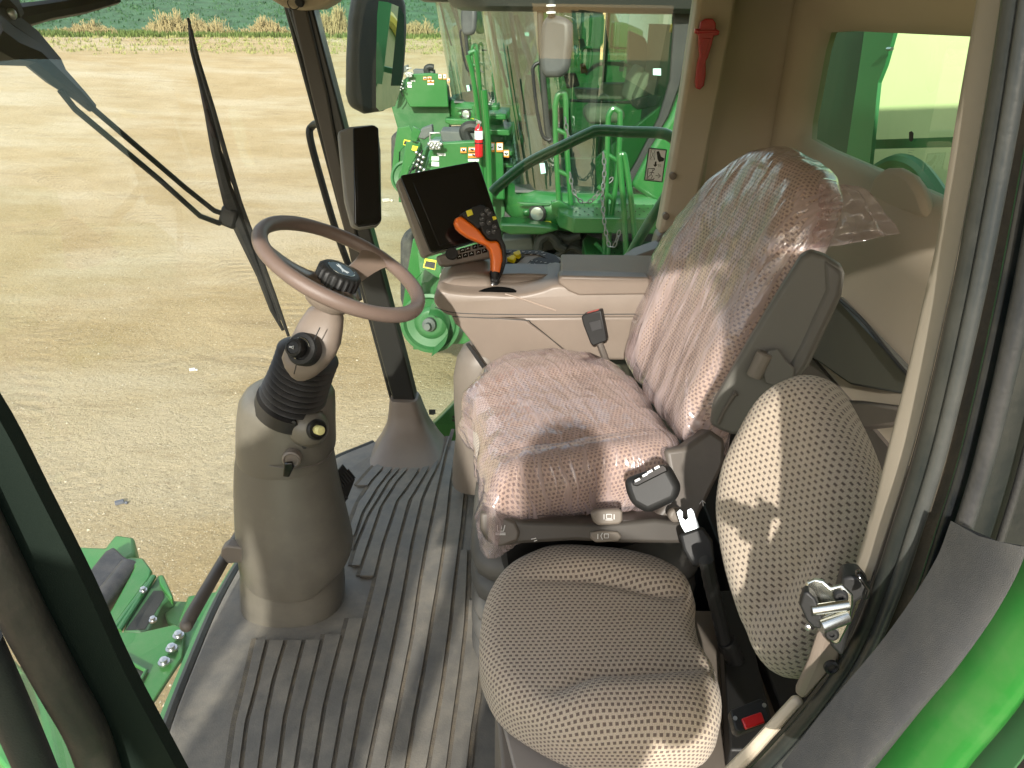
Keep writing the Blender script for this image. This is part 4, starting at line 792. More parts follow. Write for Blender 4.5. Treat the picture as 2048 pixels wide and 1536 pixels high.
# hydro control lever
lv = thing('control_lever', 'orange and black multi-button control lever standing in the console slot', 'control lever', tuple(P(984, 580, Y=1.86)))
vn = Vector((.25, -.92, .30)).normalized(); v0 = P(960, 470, Y=1.90)
S = .1758
orange = [(745, 1390), (760, 1345), (800, 1318), (850, 1345), (900, 1385), (960, 1425), (1020, 1480), (1060, 1530)]
op = [(x, y) for x, y in crop(orange, 780, 200, S)]
op2 = crop([(1010, 90), (1060, 155), (1110, 180), (1160, 165), (1200, 195), (1230, 260), (1248, 350), (1235, 430), (1215, 520), (1190, 590), (1115, 572), (1125, 470), (1125, 370), (1105, 280), (1060, 225), (970, 190), (860, 140), (780, 85), (735, 40), (715, -20)], 780, 450, .1823)
body = [op[0], op[1], op[2], op[3], op[4], op[5], op[6]] + op2[:]
prn(body, v0, vn, .034, ORANGE, 'grip', lv, .011, 4)
blk = crop([(800, 1310), (850, 1270), (960, 1215), (1020, 1195), (1060, 1205), (1120, 1250), (1190, 1320), (1225, 1400), (1250, 1470), (1262, 1500)], 780, 200, S) + crop([(1215, 90), (1225, 150), (1262, 230), (1272, 330), (1262, 430), (1235, 520), (1190, 600), (1165, 640), (1100, 620), (1105, 570), (1170, 585), (1205, 520), (1232, 400), (1225, 270), (1195, 190), (1160, 160), (1105, 170), (1060, 140), (1010, 80), (990, 20)], 780, 450, .1823) + crop([(1000, 1470), (930, 1405), (870, 1360)], 780, 200, S)
gb = prn(blk, v0, vn, .036, BLACK, 'button_head', lv, .007, 3, off=.010)
for c_, r_, m_ in (((896, 1290), 42, YELLOWS), ((1178, 1347), 26, YELLOWS)):
    u, v = crop([c_], 780, 200, S)[0]; q = r_ * S
    prn([(u - q, v - q * .6), (u + q * .5, v - q), (u + q, v + q * .4), (u - q * .5, v + q)], v0, vn, .006, m_, 'yellow_button', lv, .0015, 2, off=.0135)
for x, y in ((1060, 1300), (1050, 1350), (1050, 1400), (1130, 1390), (1105, 1255), (1135, 1290), (1195, 1440), (1125, 1500), (1185, 1492)):
    u, v = crop([(x, y)], 780, 200, S)[0]; pc_ = PN(u, v, v0 + vn * .011, vn)
    mb = MB(); mb.lathe([(.0075, -.002), (.0075, .0025), (.006, .0035), (.001, .0035)], pc_, vn, n=18); bt = mb.build('button', KEYP, gb)
    e1, e2, _ = frame(vn); mb = MB(); mb.tube([pc_ + vn * .004 + e1 * -.002, pc_ + vn * .004 + e2 * .0015, pc_ + vn * .004 + e1 * .002], .0004, 4); mb.build('button_mark', WHITE, bt)
mb = MB(); mb.lathe([(.0135, -.005), (.015, .02), (.014, .03)], PN(987, 566, v0 - vn * .012, vn), PN(989, 555, v0, vn) - PN(987, 566, v0, vn), n=20); mb.build('collar', BLACK, lv)
mb = MB(); mb.tube([PN(988, 560, v0 - vn * .012, vn), PN(984, 575, v0 - vn * .012, vn), PN(984, 590, v0 - vn * .016, vn)], [.008, .010, .010], 14); mb.build('shaft', BOLT, lv)
prn([(975, 577), (981, 574), (982, 582), (974, 584)], v0, vn, .004, YELLOW, 'shaft_tag', lv, .001, off=.0)
# ================================================================== displays
mon = thing('touchscreen_monitor', 'large square black touchscreen monitor with taupe left edge on the console front', 'monitor', tuple(P(900, 510, Y=2.0)))
mn = Vector((.22, -.88, .42)).normalized(); m0 = P(900, 420, Y=2.0)
corn = [(803, 350), (951, 322), (958, 325), (1003, 463), (998, 470), (868, 505), (860, 503), (801, 356)]
prn([(793, 362), (805, 350), (955, 321), (1001, 466), (862, 508), (852, 513), (845, 508)], m0, mn, .045, mat('monitor_taupe', (.20, .175, .145), .45, bump=.1, bscale=1200), 'housing', mon, .004, 3, off=-.006)
scr = prn(corn, m0, mn, .01, BLACKG, 'bezel', mon, .003, 3, off=.0)
prn([(826, 365), (944, 339), (987, 458), (878, 492)], m0, mn, .002, mat('screen_glass', (.006, .006, .007), .12), 'screen', mon, .0008, off=.0012)
bar = thing('button_bar', 'taupe button bar with rotary knob mounted right under the touchscreen monitor', 'button bar', tuple(P(930, 530, Y=1.98)))
prn([(873, 512), (985, 478), (1000, 478), (1005, 505), (985, 515), (895, 532), (880, 530)], m0 + Vector((0, -.01, 0)), mn, .03, TAUPE_D, 'bar_body', bar, .006, 3)
b0_ = m0 + Vector((0, -.01, 0))
mb = MB(); mb.lathe([(.016, -.005), (.017, .008), (.015, .012), (.003, .012)], PN(903, 508, b0_, mn), mn, n=24); mb.build('rotary_knob', BLACK, bar)
for u, v in ((924, 501), (935, 498), (949, 494), (961, 491), (918, 514), (930, 511), (942, 508), (956, 505), (968, 502), (975, 487), (982, 499)):
    k = prn([(u - 5, v - 3.5), (u + 5, v - 6), (u + 6, v + 3), (u - 4, v + 5)], b0_, mn, .004, BLACKG, 'bar_key', bar, .001, off=.003)
    glyph([[(u - 1.5, v + 1), (u + .5, v - 2), (u + 2.5, v)]], b0_, mn, k, off=.0035, r=.0005)
cd = thing('corner_display', 'tall narrow black corner post display clipped to the right front pillar', 'display', tuple(P(735, 455, Y=2.2)))
dn = Vector((.28, -.90, .34)).normalized(); d0 = P(735, 350, Y=2.22)
prn([(676, 262), (700, 252), (745, 248), (756, 252), (762, 300), (764, 442), (755, 452), (720, 458), (704, 452), (690, 400)], d0, dn, .05, GREYP, 'housing', cd, .008, 3, off=-.004)
prn([(706, 256), (748, 250), (757, 256), (763, 440), (754, 449), (716, 454), (709, 448)], d0, dn, .008, BLACKG, 'bezel', cd, .004, 3, off=.002)
prn([(710, 265), (750, 262), (757, 436), (716, 442)], d0, dn, .001, MATS['screen_glass'], 'screen', cd, .0005, off=.003)
# red belt cutter on the rear pillar
rc = thing('belt_cutter', 'red plastic belt cutter clipped to the beige right rear pillar', 'belt cutter', tuple(P(1408, 180, Y=2.31)))
cn_ = Vector((.0, -1, .0)); c0 = P(1410, 100, Y=2.315)
prn([(1402, 44), (1412, 37), (1426, 37), (1432, 46), (1432, 58), (1440, 62), (1438, 70), (1428, 72), (1424, 90), (1416, 116), (1412, 122), (1412, 150), (1408, 172), (1400, 180), (1393, 177), (1391, 165), (1396, 125), (1400, 112), (1398, 88), (1398, 70), (1390, 66), (1390, 57), (1400, 58)], c0, cn_, .018, RED, 'body', rc, .003, 3)
prn([(1403, 76), (1421, 76), (1410, 112), (1403, 112)], c0, cn_, .004, RED, 'handle_rib', rc, .0015, 2, off=.003)
prn([(1400, 128), (1408, 128), (1404, 170), (1397, 172)], c0, cn_, .003, RED, 'handle_rib', rc, .001, 2, off=.0025)
prn([(1394, 60), (1436, 60), (1436, 66), (1394, 66)], c0, cn_, .006, RED, 'clip', rc, .002, 2, off=.006)
# emergency exit sticker on the side window
st = thing('exit_sticker', 'white emergency exit sticker with running man and arrow on the right side window', 'sticker', tuple(P(1312, 365, Y=2.37)))
prn([(1297, 295), (1334, 299), (1325, 365), (1288, 361)], P(1310, 330, Y=2.372), cn_, .0015, INK, 'border', st, 0)
prn([(1299, 297.5), (1331.5, 301), (1323, 362.5), (1290.5, 359)], P(1310, 330, Y=2.372), cn_, .001, LABEL, 'face', st, 0, off=.0006)
x0 = P(1310, 330, Y=2.372)
glyph([[(1302, 299), (1310, 300), (1309, 320), (1300, 319), (1302, 299)], [(1302, 300), (1309, 319)], [(1310, 301), (1301, 318)]], x0, cn_, st, off=.0012, r=.0005, m_=INK, name='hammer_symbol')
prn([(1313, 303), (1318, 302), (1322, 313), (1329, 317), (1327, 322), (1318, 324), (1315, 318)], x0, cn_, .0006, INK, 'hammer_symbol', st, 0, off=.0012)
prn([(1310, 323), (1313, 323), (1312.5, 329), (1315, 329), (1310, 334), (1306, 329), (1309, 329)], x0, cn_, .0006, INK, 'arrow_symbol', st, 0, off=.0012)
glyph([[(1309, 340), (1309, 337), (1296, 337), (1294, 358), (1307, 359), (1308, 356)]], x0, cn_, st, off=.0012, r=.0014, m_=INK, name='door_symbol')
glyph([[(1305, 342), (1302, 349), (1305, 352), (1302, 357)], [(1302, 349), (1298, 352), (1296, 355)], [(1304, 344), (1308, 346)], [(1304, 344), (1299, 346)]], x0, cn_, st, off=.0012, r=.0009, m_=INK, name='running_man')
glyph([[(1311, 351), (1320, 352)], [(1316, 347), (1321, 352), (1316, 356)]], x0, cn_, st, off=.0012, r=.0009, m_=INK, name='arrow_symbol')
mb = MB(); mb.sphere(P(1306, 340.5, Y=2.370), .0022, 5); mb.build('running_man', INK, st)
glyph([sq(1319, 331, 2.5, 2.5), [(1317, 330), (1321, 332)]], x0, cn_, st, off=.0012, r=.0004, m_=INK, name='small_symbol')
# glass maker's mark low on the side window
gm = thing('window_mark', 'small dark maker mark with tiny lettering low in the right side window corner', 'glass mark', tuple(P(864, 832, Y=2.383)))
g0 = P(864, 826, Y=2.381)
prn([(858, 819), (871, 819), (871, 828), (866, 830), (858, 829)], g0, cn_, .0004, mat('mark_grey', (.06, .07, .07), .5), 'mark_shield', gm, 0)
glyph([[(855 + (k % 2), 835 + k * 4), (875 - 2 * (k % 3), 835 + k * 4)] for k in range(5)], g0, cn_, gm, off=.0002, r=.0003, m_=MATS['mark_grey'], name='mark_lines')
gm2 = thing('window_mark', 'small oval deer mark and faint lettering on the green rear window', 'glass mark', tuple(P(1822, 280, X=WX + .066)))
g1 = P(1822, 280, X=WX + .066); xn = Vector((-1, 0, 0))
prn([(1818, 264), (1823, 262), (1827, 266), (1826, 280), (1822, 284), (1818, 280)], g1, xn, .0004, INK, 'mark_shield', gm2, 0)
glyph([[(1816, 290 + k * 5), (1828 - 3 * (k % 2), 291 + k * 5)] for k in range(5)], g1, xn, gm2, off=.0002, r=.0003, m_=MATS['mark_grey'], name='mark_lines')
# ================================================================== door striker
sk = thing('door_striker', 'shiny zinc door striker plate with two pins and black catch on the door pillar', 'door striker', tuple(P(1660, 1290, Y=.49)))
def c4(pts): return crop(pts, 1300, 900, .3652)
kn2 = Vector((-.35, -.90, .25)).normalized(); q0 = P(1660, 1240, Y=.455)
prn(c4([(1050, 700), (1100, 690), (1150, 695), (1205, 765), (1190, 800), (1130, 840), (1100, 950), (1060, 1140), (1030, 1120), (985, 1075), (1000, 900), (1040, 750)]), q0 + Vector((0, .03, 0)), kn2, .03, BLACK, 'mount_bracket', sk, .004, 3)
prn(c4([(1120, 690), (1150, 672), (1210, 765), (1205, 820), (1160, 830), (1185, 770)]), q0 + Vector((0, .0, 0)), kn2, .012, BLACKG, 'bracket_lip', sk, .003, 2)
prn(c4([(845, 765), (860, 725), (900, 708), (950, 718), (990, 755), (1050, 738), (1112, 795), (1112, 850), (1090, 960), (1040, 1060), (1015, 1068), (965, 1030), (955, 985), (960, 900), (900, 850), (850, 820)]), q0, kn2, .004, METAL, 'striker_plate', sk, .0015, 2)
for a, b, r_ in (((880, 860), (1085, 868), .0044), ((930, 945), (1078, 930), .0060)):
    A, B = [PN(*c4([k])[0], q0 + kn2 * .016, kn2) for k in (a, b)]; mb = MB(); mb.tube([A + kn2 * .006, B - kn2 * .006], r_, 18); mb.build('pin', METAL, sk)
prn(c4([(818, 850), (838, 785), (862, 775), (905, 815), (930, 880), (952, 945), (945, 985), (895, 975), (855, 935)]), q0 + kn2 * .022, kn2, .014, BLACK, 'catch', sk, .003, 3)
for a in ((1045, 800), (995, 1003), (862, 897)):
    mb = MB(); mb.lathe([(.0056, -.002), (.0056, .002), (.004, .0035), (.002, .0035), (.002, .001)] if a[0] > 900 else [(.0022, .022), (.0022, .0245), (.001, .025)], PN(*c4([a])[0], q0 + kn2 * .002, kn2), kn2, n=18); mb.build('bolt', BLACK if a[0] > 900 else BOLT, sk)

# ================================================================== plastic covers
def wr(p, s, a): return noise.noise(Vector((p.x * s, p.y * s * a, p.z * s)))
fc = thing('cushion_film', 'crinkled pink transparent plastic bag pulled over the operator seat cushion', 'plastic cover', (.15, 1.45, .5))
fo_ = smooth(zpl([(919, 790), (930, 762), (958, 730), (1000, 706), (1060, 696), (1130, 694), (1205, 708), (1272, 745), (1325, 812), (1368, 875), (1362, 912), (1300, 930), (1235, 934), (1150, 946), (1070, 962), (1015, 985), (985, 1000), (968, 965), (958, 900), (947, 825)], ZC + .012), 8, closed=True)
def film_fn(p, x, y, f, kind, n):
    if kind < 2: p = cush_fn(p, x, y, f, kind, n) + n * .006
    a = .004 if kind < 1 else (.007 if kind < 2 else .014)
    if kind >= 2: 
        w_ = max(0, 1 - ((Vector((p.x, p.y, 0)) - Vector((TIP.x, TIP.y, 0))).length / .13)); p = p - n * .035 * w_ * w_ + Vector((-.02, -.03, 0)) * w_ * w_
    d = noise.noise_vector(p * 16) * a + noise.noise_vector(p * 42) * a * .45; return p + d
TIP = P(1000, 1050, Z=.52)
mb, _, _, _ = pillow(fo_, (0, 0, 1), .118, .06, .020, film_fn, e1=SDIR, N=220, rings=40, r2=.012)
nr = len(mb.v) // 220; mb.f = mb.f[:-2]; mb.build('film_bag', FILM, fc, angle=180)
fb = thing('backrest_film', 'crinkled pink transparent plastic bag with loose tail pulled over the operator backrest', 'plastic cover', (.45, 1.45, .6))
fb_o = smooth([q + bn * .014 for q in PLN([(1258, 738), (1264, 680), (1278, 598), (1305, 525), (1345, 450), (1413, 372), (1476, 314), (1520, 290), (1550, 287), (1584, 298), (1616, 330), (1626, 372), (1612, 440), (1575, 530), (1533, 612), (1492, 708), (1442, 785), (1402, 855), (1384, 900), (1335, 860)], A_, bn)], 8, closed=True)
def filmb_fn(p, x, y, f, kind, n):
    if kind < 2: p = back_fn(p, x, y, f, kind, n) + n * .006
    a = .005 if kind < 1 else (.008 if kind < 2 else .012)
    q = Vector((x * 26, y * 5, .3)); d = n * noise.noise(q) * a * 1.1 + noise.noise_vector(p * 20) * a * .6
    return p + d
mb, _, _, _ = pillow(fb_o, bn, .095, .048, .016, filmb_fn, e1=bdir, N=220, rings=46, r2=.02)
mb.f = mb.f[:-2]; mb.build('film_bag', FILM_B, fb, angle=180)
# loose tail of the bag, fanning out behind the top corner
t_n = Vector((-.35, -.90, .25)).normalized(); t_0 = P(1700, 440, Y=1.34)
rows = []
L_ = [(1700, 368), (1730, 385), (1770, 425), (1800, 462)]; base_ = [(1652, 392), (1640, 430), (1622, 462), (1606, 500)]
left = smooth(PLN([(1640, 366), (1636, 410), (1622, 450), (1602, 492)], t_0 + Vector((0, .03, 0)), t_n), 8); right = smooth(PLN([(1696, 368), (1738, 384), (1772, 424), (1802, 466)], t_0, t_n), 8)
lowr = PN(1682, 524, t_0, t_n)
mb = MB(); n_ = len(left); grid = []; uvs = []
for i in range(n_):
    row = []
    tgt = right[i] if i < n_ - 1 else right[i]
    for j in range(26):
        t = j / 25; p = left[i].lerp(tgt, t); k = i / (n_ - 1)
        p = p.lerp(left[i].lerp(lowr.lerp(right[-1], t), t), k ** 3 * .8)
        p = p + t_n * (.018 * noise.noise(Vector((k * 7, t * 3, .5))) + .008 * noise.noise(Vector((k * 18, t * 7, 2.5))) * (1 - .3 * t)) + noise.noise_vector(p * 30) * .003
        row.append(p); uvs.append((t * .15, k * .15))
    grid.append(row)
mb.loft(grid, cap=False, closed=False); mb.uv = uvs; mb.build('film_tail', FILM_T, fb, angle=180)

# ================================================================== wipers
wp = thing('windshield_wiper', 'long black wiper blade standing nearly upright on the windshield', 'wiper', tuple(WS(520, 560, .05)))
def wtube(pts, r, m_, name, par, off=.03, flat=None): 
    m__ = MB(); m__.tube([WS(u, v, off) for u, v in pts], r, 8, flat=flat); return m__.build(name, m_, par)
wtube([(376, 36), (396, 120), (425, 215), (452, 310), (480, 405), (515, 500), (548, 590), (577, 672)], [.004, .006, .007, .007, .007, .007, .007, .005], RUBBER, 'rubber_strip', wp, .02)
wtube([(378, 40), (384, 100), (402, 165), (417, 225), (432, 300), (450, 370), (466, 420), (487, 470), (520, 550), (545, 620), (566, 660)], [.004, .006, .008, .012, .015, .018, .024, .02, .012, .009, .005], RUBBER, 'blade_frame', wp, .045)
wtube([(412, 218), (432, 285), (455, 340), (470, 372)], .006, RUBBER, 'blade_bow', wp, .035)
wtube([(490, 460), (520, 530), (545, 600), (560, 640)], .006, RUBBER, 'blade_bow', wp, .035)
wa = thing('wiper_linkage', 'black twin-rod wiper arm reaching from the upper left corner down to the blade', 'wiper arm', tuple(WS(200, 220, .08)))
wtube([(-40, 60), (0, 85), (60, 105), (110, 150), (160, 192), (184, 216)], [.05, .045, .03, .026, .016, .012], BLACK, 'arm_sleeve', wa, .07)
wtube([(-40, 30), (0, 55), (50, 85), (100, 130), (140, 185)], [.05, .045, .038, .028, .012], BLACK, 'arm_sleeve', wa, .09)
wtube([(175, 208), (230, 255), (300, 315), (370, 375), (428, 421), (448, 428)], .0075, BLACK, 'arm_rod', wa, .07)
wtube([(120, 180), (150, 218), (230, 285), (320, 360), (400, 432), (440, 447)], .0075, BLACK, 'arm_rod', wa, .07)
m_ = MB(); m_.box(WS(461, 432, .06), (.05, .05, .06), Matrix.Rotation(.4, 3, 'Y')); m_.build('arm_joint', BLACK, wa, bevel=.01)
wu = thing('wiper_drive', 'black wiper drive link crossing the top left corner of the windshield', 'wiper link', tuple(WS(100, 20, .08)))
wtube([(230, -8), (160, 10), (90, 22), (10, 38), (-40, 40)], [.018, .02, .02, .026, .03], BLACK, 'link_bar', wu, .08)
wtube([(-30, -10), (5, 18), (22, 40)], [.05, .04, .03], BLACK, 'link_knuckle', wu, .08)
m_ = MB(); m_.sphere(WS(21, 28, .05), .012, 6); m_.build('nut', BOLT, wu)
# grab rail seen through the windshield left of the pillar
gr_ = thing('grab_handle', 'slim black grab rail running beside the right front pillar', 'grab rail', tuple(P(700, 600, Y=2.45)))
m_ = MB(); m_.tube(smooth([P(640, 246, Y=2.43), P(625, 252, Y=2.5), P(620, 275, Y=2.5), P(645, 370, Y=2.5), P(675, 470, Y=2.5), P(708, 560, Y=2.5), P(718, 600, Y=2.46)], 5), .012, 10); m_.build('rail', BLACK, gr_)
# ================================================================== own outside mirror, handrail
om = thing('wing_mirror', 'large black wing mirror outside the right front pillar, reflecting a green machine', 'mirror', tuple(P(750, 225, Y=2.9)))
on = Vector((.70, -.71, -.03)).normalized(); o0 = P(760, 110, Y=2.9)
prn([(716, -20), (740, -40), (800, -38), (816, 10), (818, 60), (812, 150), (800, 205), (770, 224), (735, 229), (708, 215), (702, 190), (703, 120), (707, 40)], o0, on, .05, mat('mirror_shell', (.035, .035, .035), .45, bump=.2, bscale=500, dust=.2, dcol=(.12, .12, .11)), 'housing', om, .022, 5)
mg_ = prn([(757, 2), (775, 4), (800, 14), (808, 30), (808, 110), (800, 180), (790, 212), (760, 222), (752, 215), (752, 120), (754, 30)], o0, on, .004, MIRROR, 'mirror_glass', om, 0, off=.0005)
hr = thing('handrail', 'dark green tubular handrail curving outside the right side window', 'handrail', tuple(P(1200, 300, Y=2.75)))
m_ = MB(); YR = 2.62
m_.tube(smooth([P(985, 385, Y=YR - .02), P(1000, 370, Y=YR - .02), P(1055, 327, Y=YR), P(1130, 290, Y=YR), P(1180, 266, Y=YR), P(1200, 261, Y=YR), P(1260, 264, Y=YR), P(1320, 266, Y=YR), P(1345, 276, Y=YR), P(1362, 300, Y=YR), P(1356, 340, Y=YR), P(1330, 395, Y=YR + .02), P(1295, 450, Y=YR + .05), P(1255, 520, Y=YR + .08), P(1235, 560, Y=YR + .1)], 5), .0185, 16); m_.build('rail', mat('rail_green', (.02, .13, .045), .32, coat=.3, dust=.15, dcol=(.2, .25, .18)), hr)
m_ = MB(); m_.tube([P(1140, 288, Y=YR), P(1072, 325, Y=YR + .1), P(1062, 328, Y=YR + .12)], .004, 6); m_.build('wire_clip', BOLT, hr)
# small mounting pegs on rear pillar edge
for k, (u, v) in enumerate(((1344, 350), (1330, 430))):
    m_ = MB(); m_.lathe([(.010, 0), (.011, .02), (.008, .022)], P(u, v, Y=2.335), (0, -1, 0), n=16); m_.build('trim_clip', TAUPE, cab)
# ================================================================== ground, field, weeds
GZ = -2.0
def gh(x, y):
    az = math.atan2(x, max(.1, y)); r = sqrt(x * x + y * y); left = 1 - ss(.02, .16, az)
    rise = 2.15 * left * ss(0, 1, (r - 13) / 40) if r > 13 else 0
    fld = left * max(0, r - 52) * .20
    drop = -(1 - left) * max(0, r - 20) * .045
    return GZ + rise + min(fld, 26) + drop + .035 * noise.noise(Vector((x * .5, y * .5, 0))) * min(1, r / 6) + .012 * noise.noise(Vector((x * 2.4, y * 2.4, 3)))
def polar(r0, r1, n, a0, a1, m, up=0.):
    rows = []
    for i in range(n + 1):
        r = r0 * (r1 / r0) ** (i / n); rows.append([(r * sin(a), r * cos(a), gh(r * sin(a), r * cos(a)) + up) for a in [a0 + (a1 - a0) * k / m for k in range(m + 1)]])
    return rows
mb = MB(); mb.loft(polar(.3, 900, 150, -pi, pi, 220), cap=False, closed=False)
dm = bpy.data.materials.new('packed_dirt'); dm.use_nodes = True; n, l = dm.node_tree.nodes, dm.node_tree.links; b = n['Principled BSDF']; b.inputs['Roughness'].default_value = .95; b.inputs['Specular IOR Level'].default_value = .15
t = n.new('ShaderNodeTexCoord'); 
def nz(scale, det=8, rough=.6, stretch=None):
    k = n.new('ShaderNodeTexNoise'); k.inputs['Scale'].default_value = scale; k.inputs['Detail'].default_value = det; k.inputs['Roughness'].default_value = rough
    if stretch:
        mp = n.new('ShaderNodeMapping'); mp.inputs['Scale'].default_value = stretch; l.new(t.outputs['Object'], mp.inputs[0]); l.new(mp.outputs[0], k.inputs['Vector'])
    else: l.new(t.outputs['Object'], k.inputs['Vector'])
    return k
def mixc(fac, a, b_, lo, hi, blend='MIX'):
    r = n.new('ShaderNodeMapRange'); r.inputs[1].default_value = lo; r.inputs[2].default_value = hi; l.new(fac, r.inputs[0])
    m = n.new('ShaderNodeMix'); m.data_type = 'RGBA'; m.blend_type = blend; l.new(r.outputs[0], m.inputs[0])
    for i, q in ((6, a), (7, b_)):
        if isinstance(q, tuple): m.inputs[i].default_value = (*q, 1)
        else: l.new(q, m.inputs[i])
    return m.outputs[2]
c1 = mixc(nz(.8).outputs['Fac'], (.39, .297, .15), (.46, .36, .20), .35, .65)
c2 = mixc(nz(.30, 6, .6, (.6, 1.4, 1)).outputs['Fac'], c1, (.50, .42, .27), .46, .62)
c2 = mixc(nz(.9, 8, .7, (.5, 1.8, 1)).outputs['Fac'], c2, (.30, .23, .125), .56, .74)
c3 = mixc(nz(28, 6, .7).outputs['Fac'], c2, (.26, .20, .11), .56, .72)
vo = n.new('ShaderNodeTexVoronoi'); vo.inputs['Scale'].default_value = 42; l.new(t.outputs['Object'], vo.inputs['Vector'])
c4_ = mixc(vo.outputs['Distance'], (.66, .58, .42), c3, .10, .28)
c4_ = mixc(nz(9, 6, .75).outputs['Fac'], c4_, (.28, .21, .11), .6, .95)
c5 = mixc(nz(160, 3, .7).outputs['Fac'], c4_, (.30, .23, .13), .6, .74)
def mth(op, a, c=None, d=None):
    k = n.new('ShaderNodeMath'); k.operation = op
    for i, q in enumerate((a, c, d)):
        if q is None: continue
        if isinstance(q, (int, float)): k.inputs[i].default_value = q
        else: l.new(q, k.inputs[i])
    return k.outputs[0]
wp_ = n.new('ShaderNodeVectorMath'); wp_.operation = 'SUBTRACT'; l.new(t.outputs['Object'], wp_.inputs[0])
tracks = None; rutb = None
gl_geo = n.new('ShaderNodeNewGeometry')
for (cx_, cy_, R_) in ((-14.5, 2.0, 10.6), (-14.5, 2.0, 12.7), (9.0, 34.0, 29.5), (9.0, 34.0, 31.4), (-30.0, -10.0, 33.0), (-30., -10., 35.1)):
    v_ = n.new('ShaderNodeVectorMath'); v_.operation = 'SUBTRACT'; l.new(gl_geo.outputs['Position'], v_.inputs[0]); v_.inputs[1].default_value = (cx_, cy_, GZ)
    s3_ = n.new('ShaderNodeSeparateXYZ'); l.new(v_.outputs[0], s3_.inputs[0])
    rr_ = mth('SQRT', mth('ADD', mth('MULTIPLY', s3_.outputs[0], s3_.outputs[0]), mth('MULTIPLY', s3_.outputs[1], s3_.outputs[1])))
    dd_ = mth('ABSOLUTE', mth('SUBTRACT', rr_, R_)); an_ = mth('ARCTAN2', s3_.outputs[1], s3_.outputs[0])
    bm_ = n.new('ShaderNodeMapRange'); bm_.interpolation_type = 'SMOOTHSTEP'; bm_.inputs[1].default_value = .34; bm_.inputs[2].default_value = .24; l.new(dd_, bm_.inputs[0])
    ch = mth('SINE', mth('ADD', mth('MULTIPLY', an_, R_ * 26.), mth('MULTIPLY', dd_, 16.))); ch = mth('MULTIPLY', mth('MULTIPLY', mth('ADD', ch, 1.), .5), bm_.outputs[0])
    tracks = ch if tracks is None else mth('MAXIMUM', tracks, ch)
fade = n.new('ShaderNodeMapRange'); fade.inputs[1].default_value = .42; fade.inputs[2].default_value = .66; l.new(nz(.7, 6, .7).outputs['Fac'], fade.inputs[0]); tracks = mth('MULTIPLY', tracks, fade.outputs[0])
c5 = mixc(tracks, c5, (.33, .26, .15), .25, 2.2)
l.new(c5, b.inputs['Base Color'])
h1 = nz(22, 10, .75); h2 = nz(3.2, 6, .6); ha = n.new('ShaderNodeMath'); ha.operation = 'MULTIPLY_ADD'; ha.inputs[1].default_value = 1.2; l.new(h2.outputs['Fac'], ha.inputs[0]); l.new(h1.outputs['Fac'], ha.inputs[2])
bp = n.new('ShaderNodeBump'); bp.inputs['Strength'].default_value = .8; bp.inputs['Distance'].default_value = .06; l.new(mth('ADD', ha.outputs[0], mth('MULTIPLY', tracks, -.45)), bp.inputs['Height']); l.new(bp.outputs[0], b.inputs['Normal'])
setp(mb.build('ground', dm, None, angle=180), 'pale packed dirt yard around the machines', 'ground', kind='structure')
mb = MB(); mb.loft(polar(51, 420, 60, -1.5, .35, 120, up=.18), cap=False, closed=False)
setp(mb.build('field', mat('crop_field', (.04, .10, .045), .9, bump=1.0, bscale=1.6, var=.75, vscale=1.3, detail=10), None, angle=180), 'dark green crop field rising behind the yard', 'field', kind='structure')
# crop rows: low leafy clumps over the field
def tufts(name, m_, pts, hmin, hmax, wid, nb, lab, cat, spread=.3, kind='stuff'):
    m__ = MB()
    for (x, y) in pts:
        z = gh(x, y)
        for k in range(nb):
            a = random.uniform(0, 2 * pi); h = random.uniform(hmin, hmax); r = random.uniform(0, spread); bx, by = x + r * cos(a), y + r * sin(a); lean = random.uniform(.05, .45) * h; w_ = wid * random.uniform(.6, 1.4); tx, ty = cos(a + 1.57) * w_, sin(a + 1.57) * w_
            p1 = (bx - tx, by - ty, z); p2 = (bx + tx, by + ty, z); p3 = (bx + cos(a) * lean * .4 + tx * .8, by + sin(a) * lean * .4 + ty * .8, z + h * .6); p4 = (bx + cos(a) * lean * .4 - tx * .8, by + sin(a) * lean * .4 - ty * .8, z + h * .6); p5 = (bx + cos(a) * lean, by + sin(a) * lean, z + h)
            m__.add([p1, p2, p3, p4, p5], [(0, 1, 2, 3), (3, 2, 4)])
    o = m__.build(name, m_, None, smooth=False); return setp(o, lab, cat, kind=kind)
GR1 = mat('weed_green', (.10, .15, .035), .8, var=.4, vscale=2); GR2 = mat('dry_weed', (.30, .25, .12), .9, var=.35, vscale=2); CROP = mat('crop_leaf', (.045, .115, .05), .6, var=.5, vscale=1.2)
def arc(r0, r1, a0, a1, n_): return [((lambda r, a: (r * sin(a), r * cos(a)))(random.uniform(r0, r1), random.uniform(a0, a1))) for _ in range(n_)]
tufts('crop_rows', CROP, arc(52, 95, -.62, .05, 5200), .15, .32, .06, 8, 'leafy crop plants covering the near slope of the field', 'crop', .5)
tufts('verge_grass', GR1, arc(48.5, 52, -.62, .05, 2200), .10, .34, .025, 9, 'low green and yellow verge grass between dirt and field', 'grass', .4)
tufts('sparse_grass', mat('thin_grass', (.25, .26, .10), .9, var=.3), arc(40, 49, -.62, .1, 900), .05, .16, .03, 6, 'sparse low grass on the dirt in front of the verge', 'grass', .35)
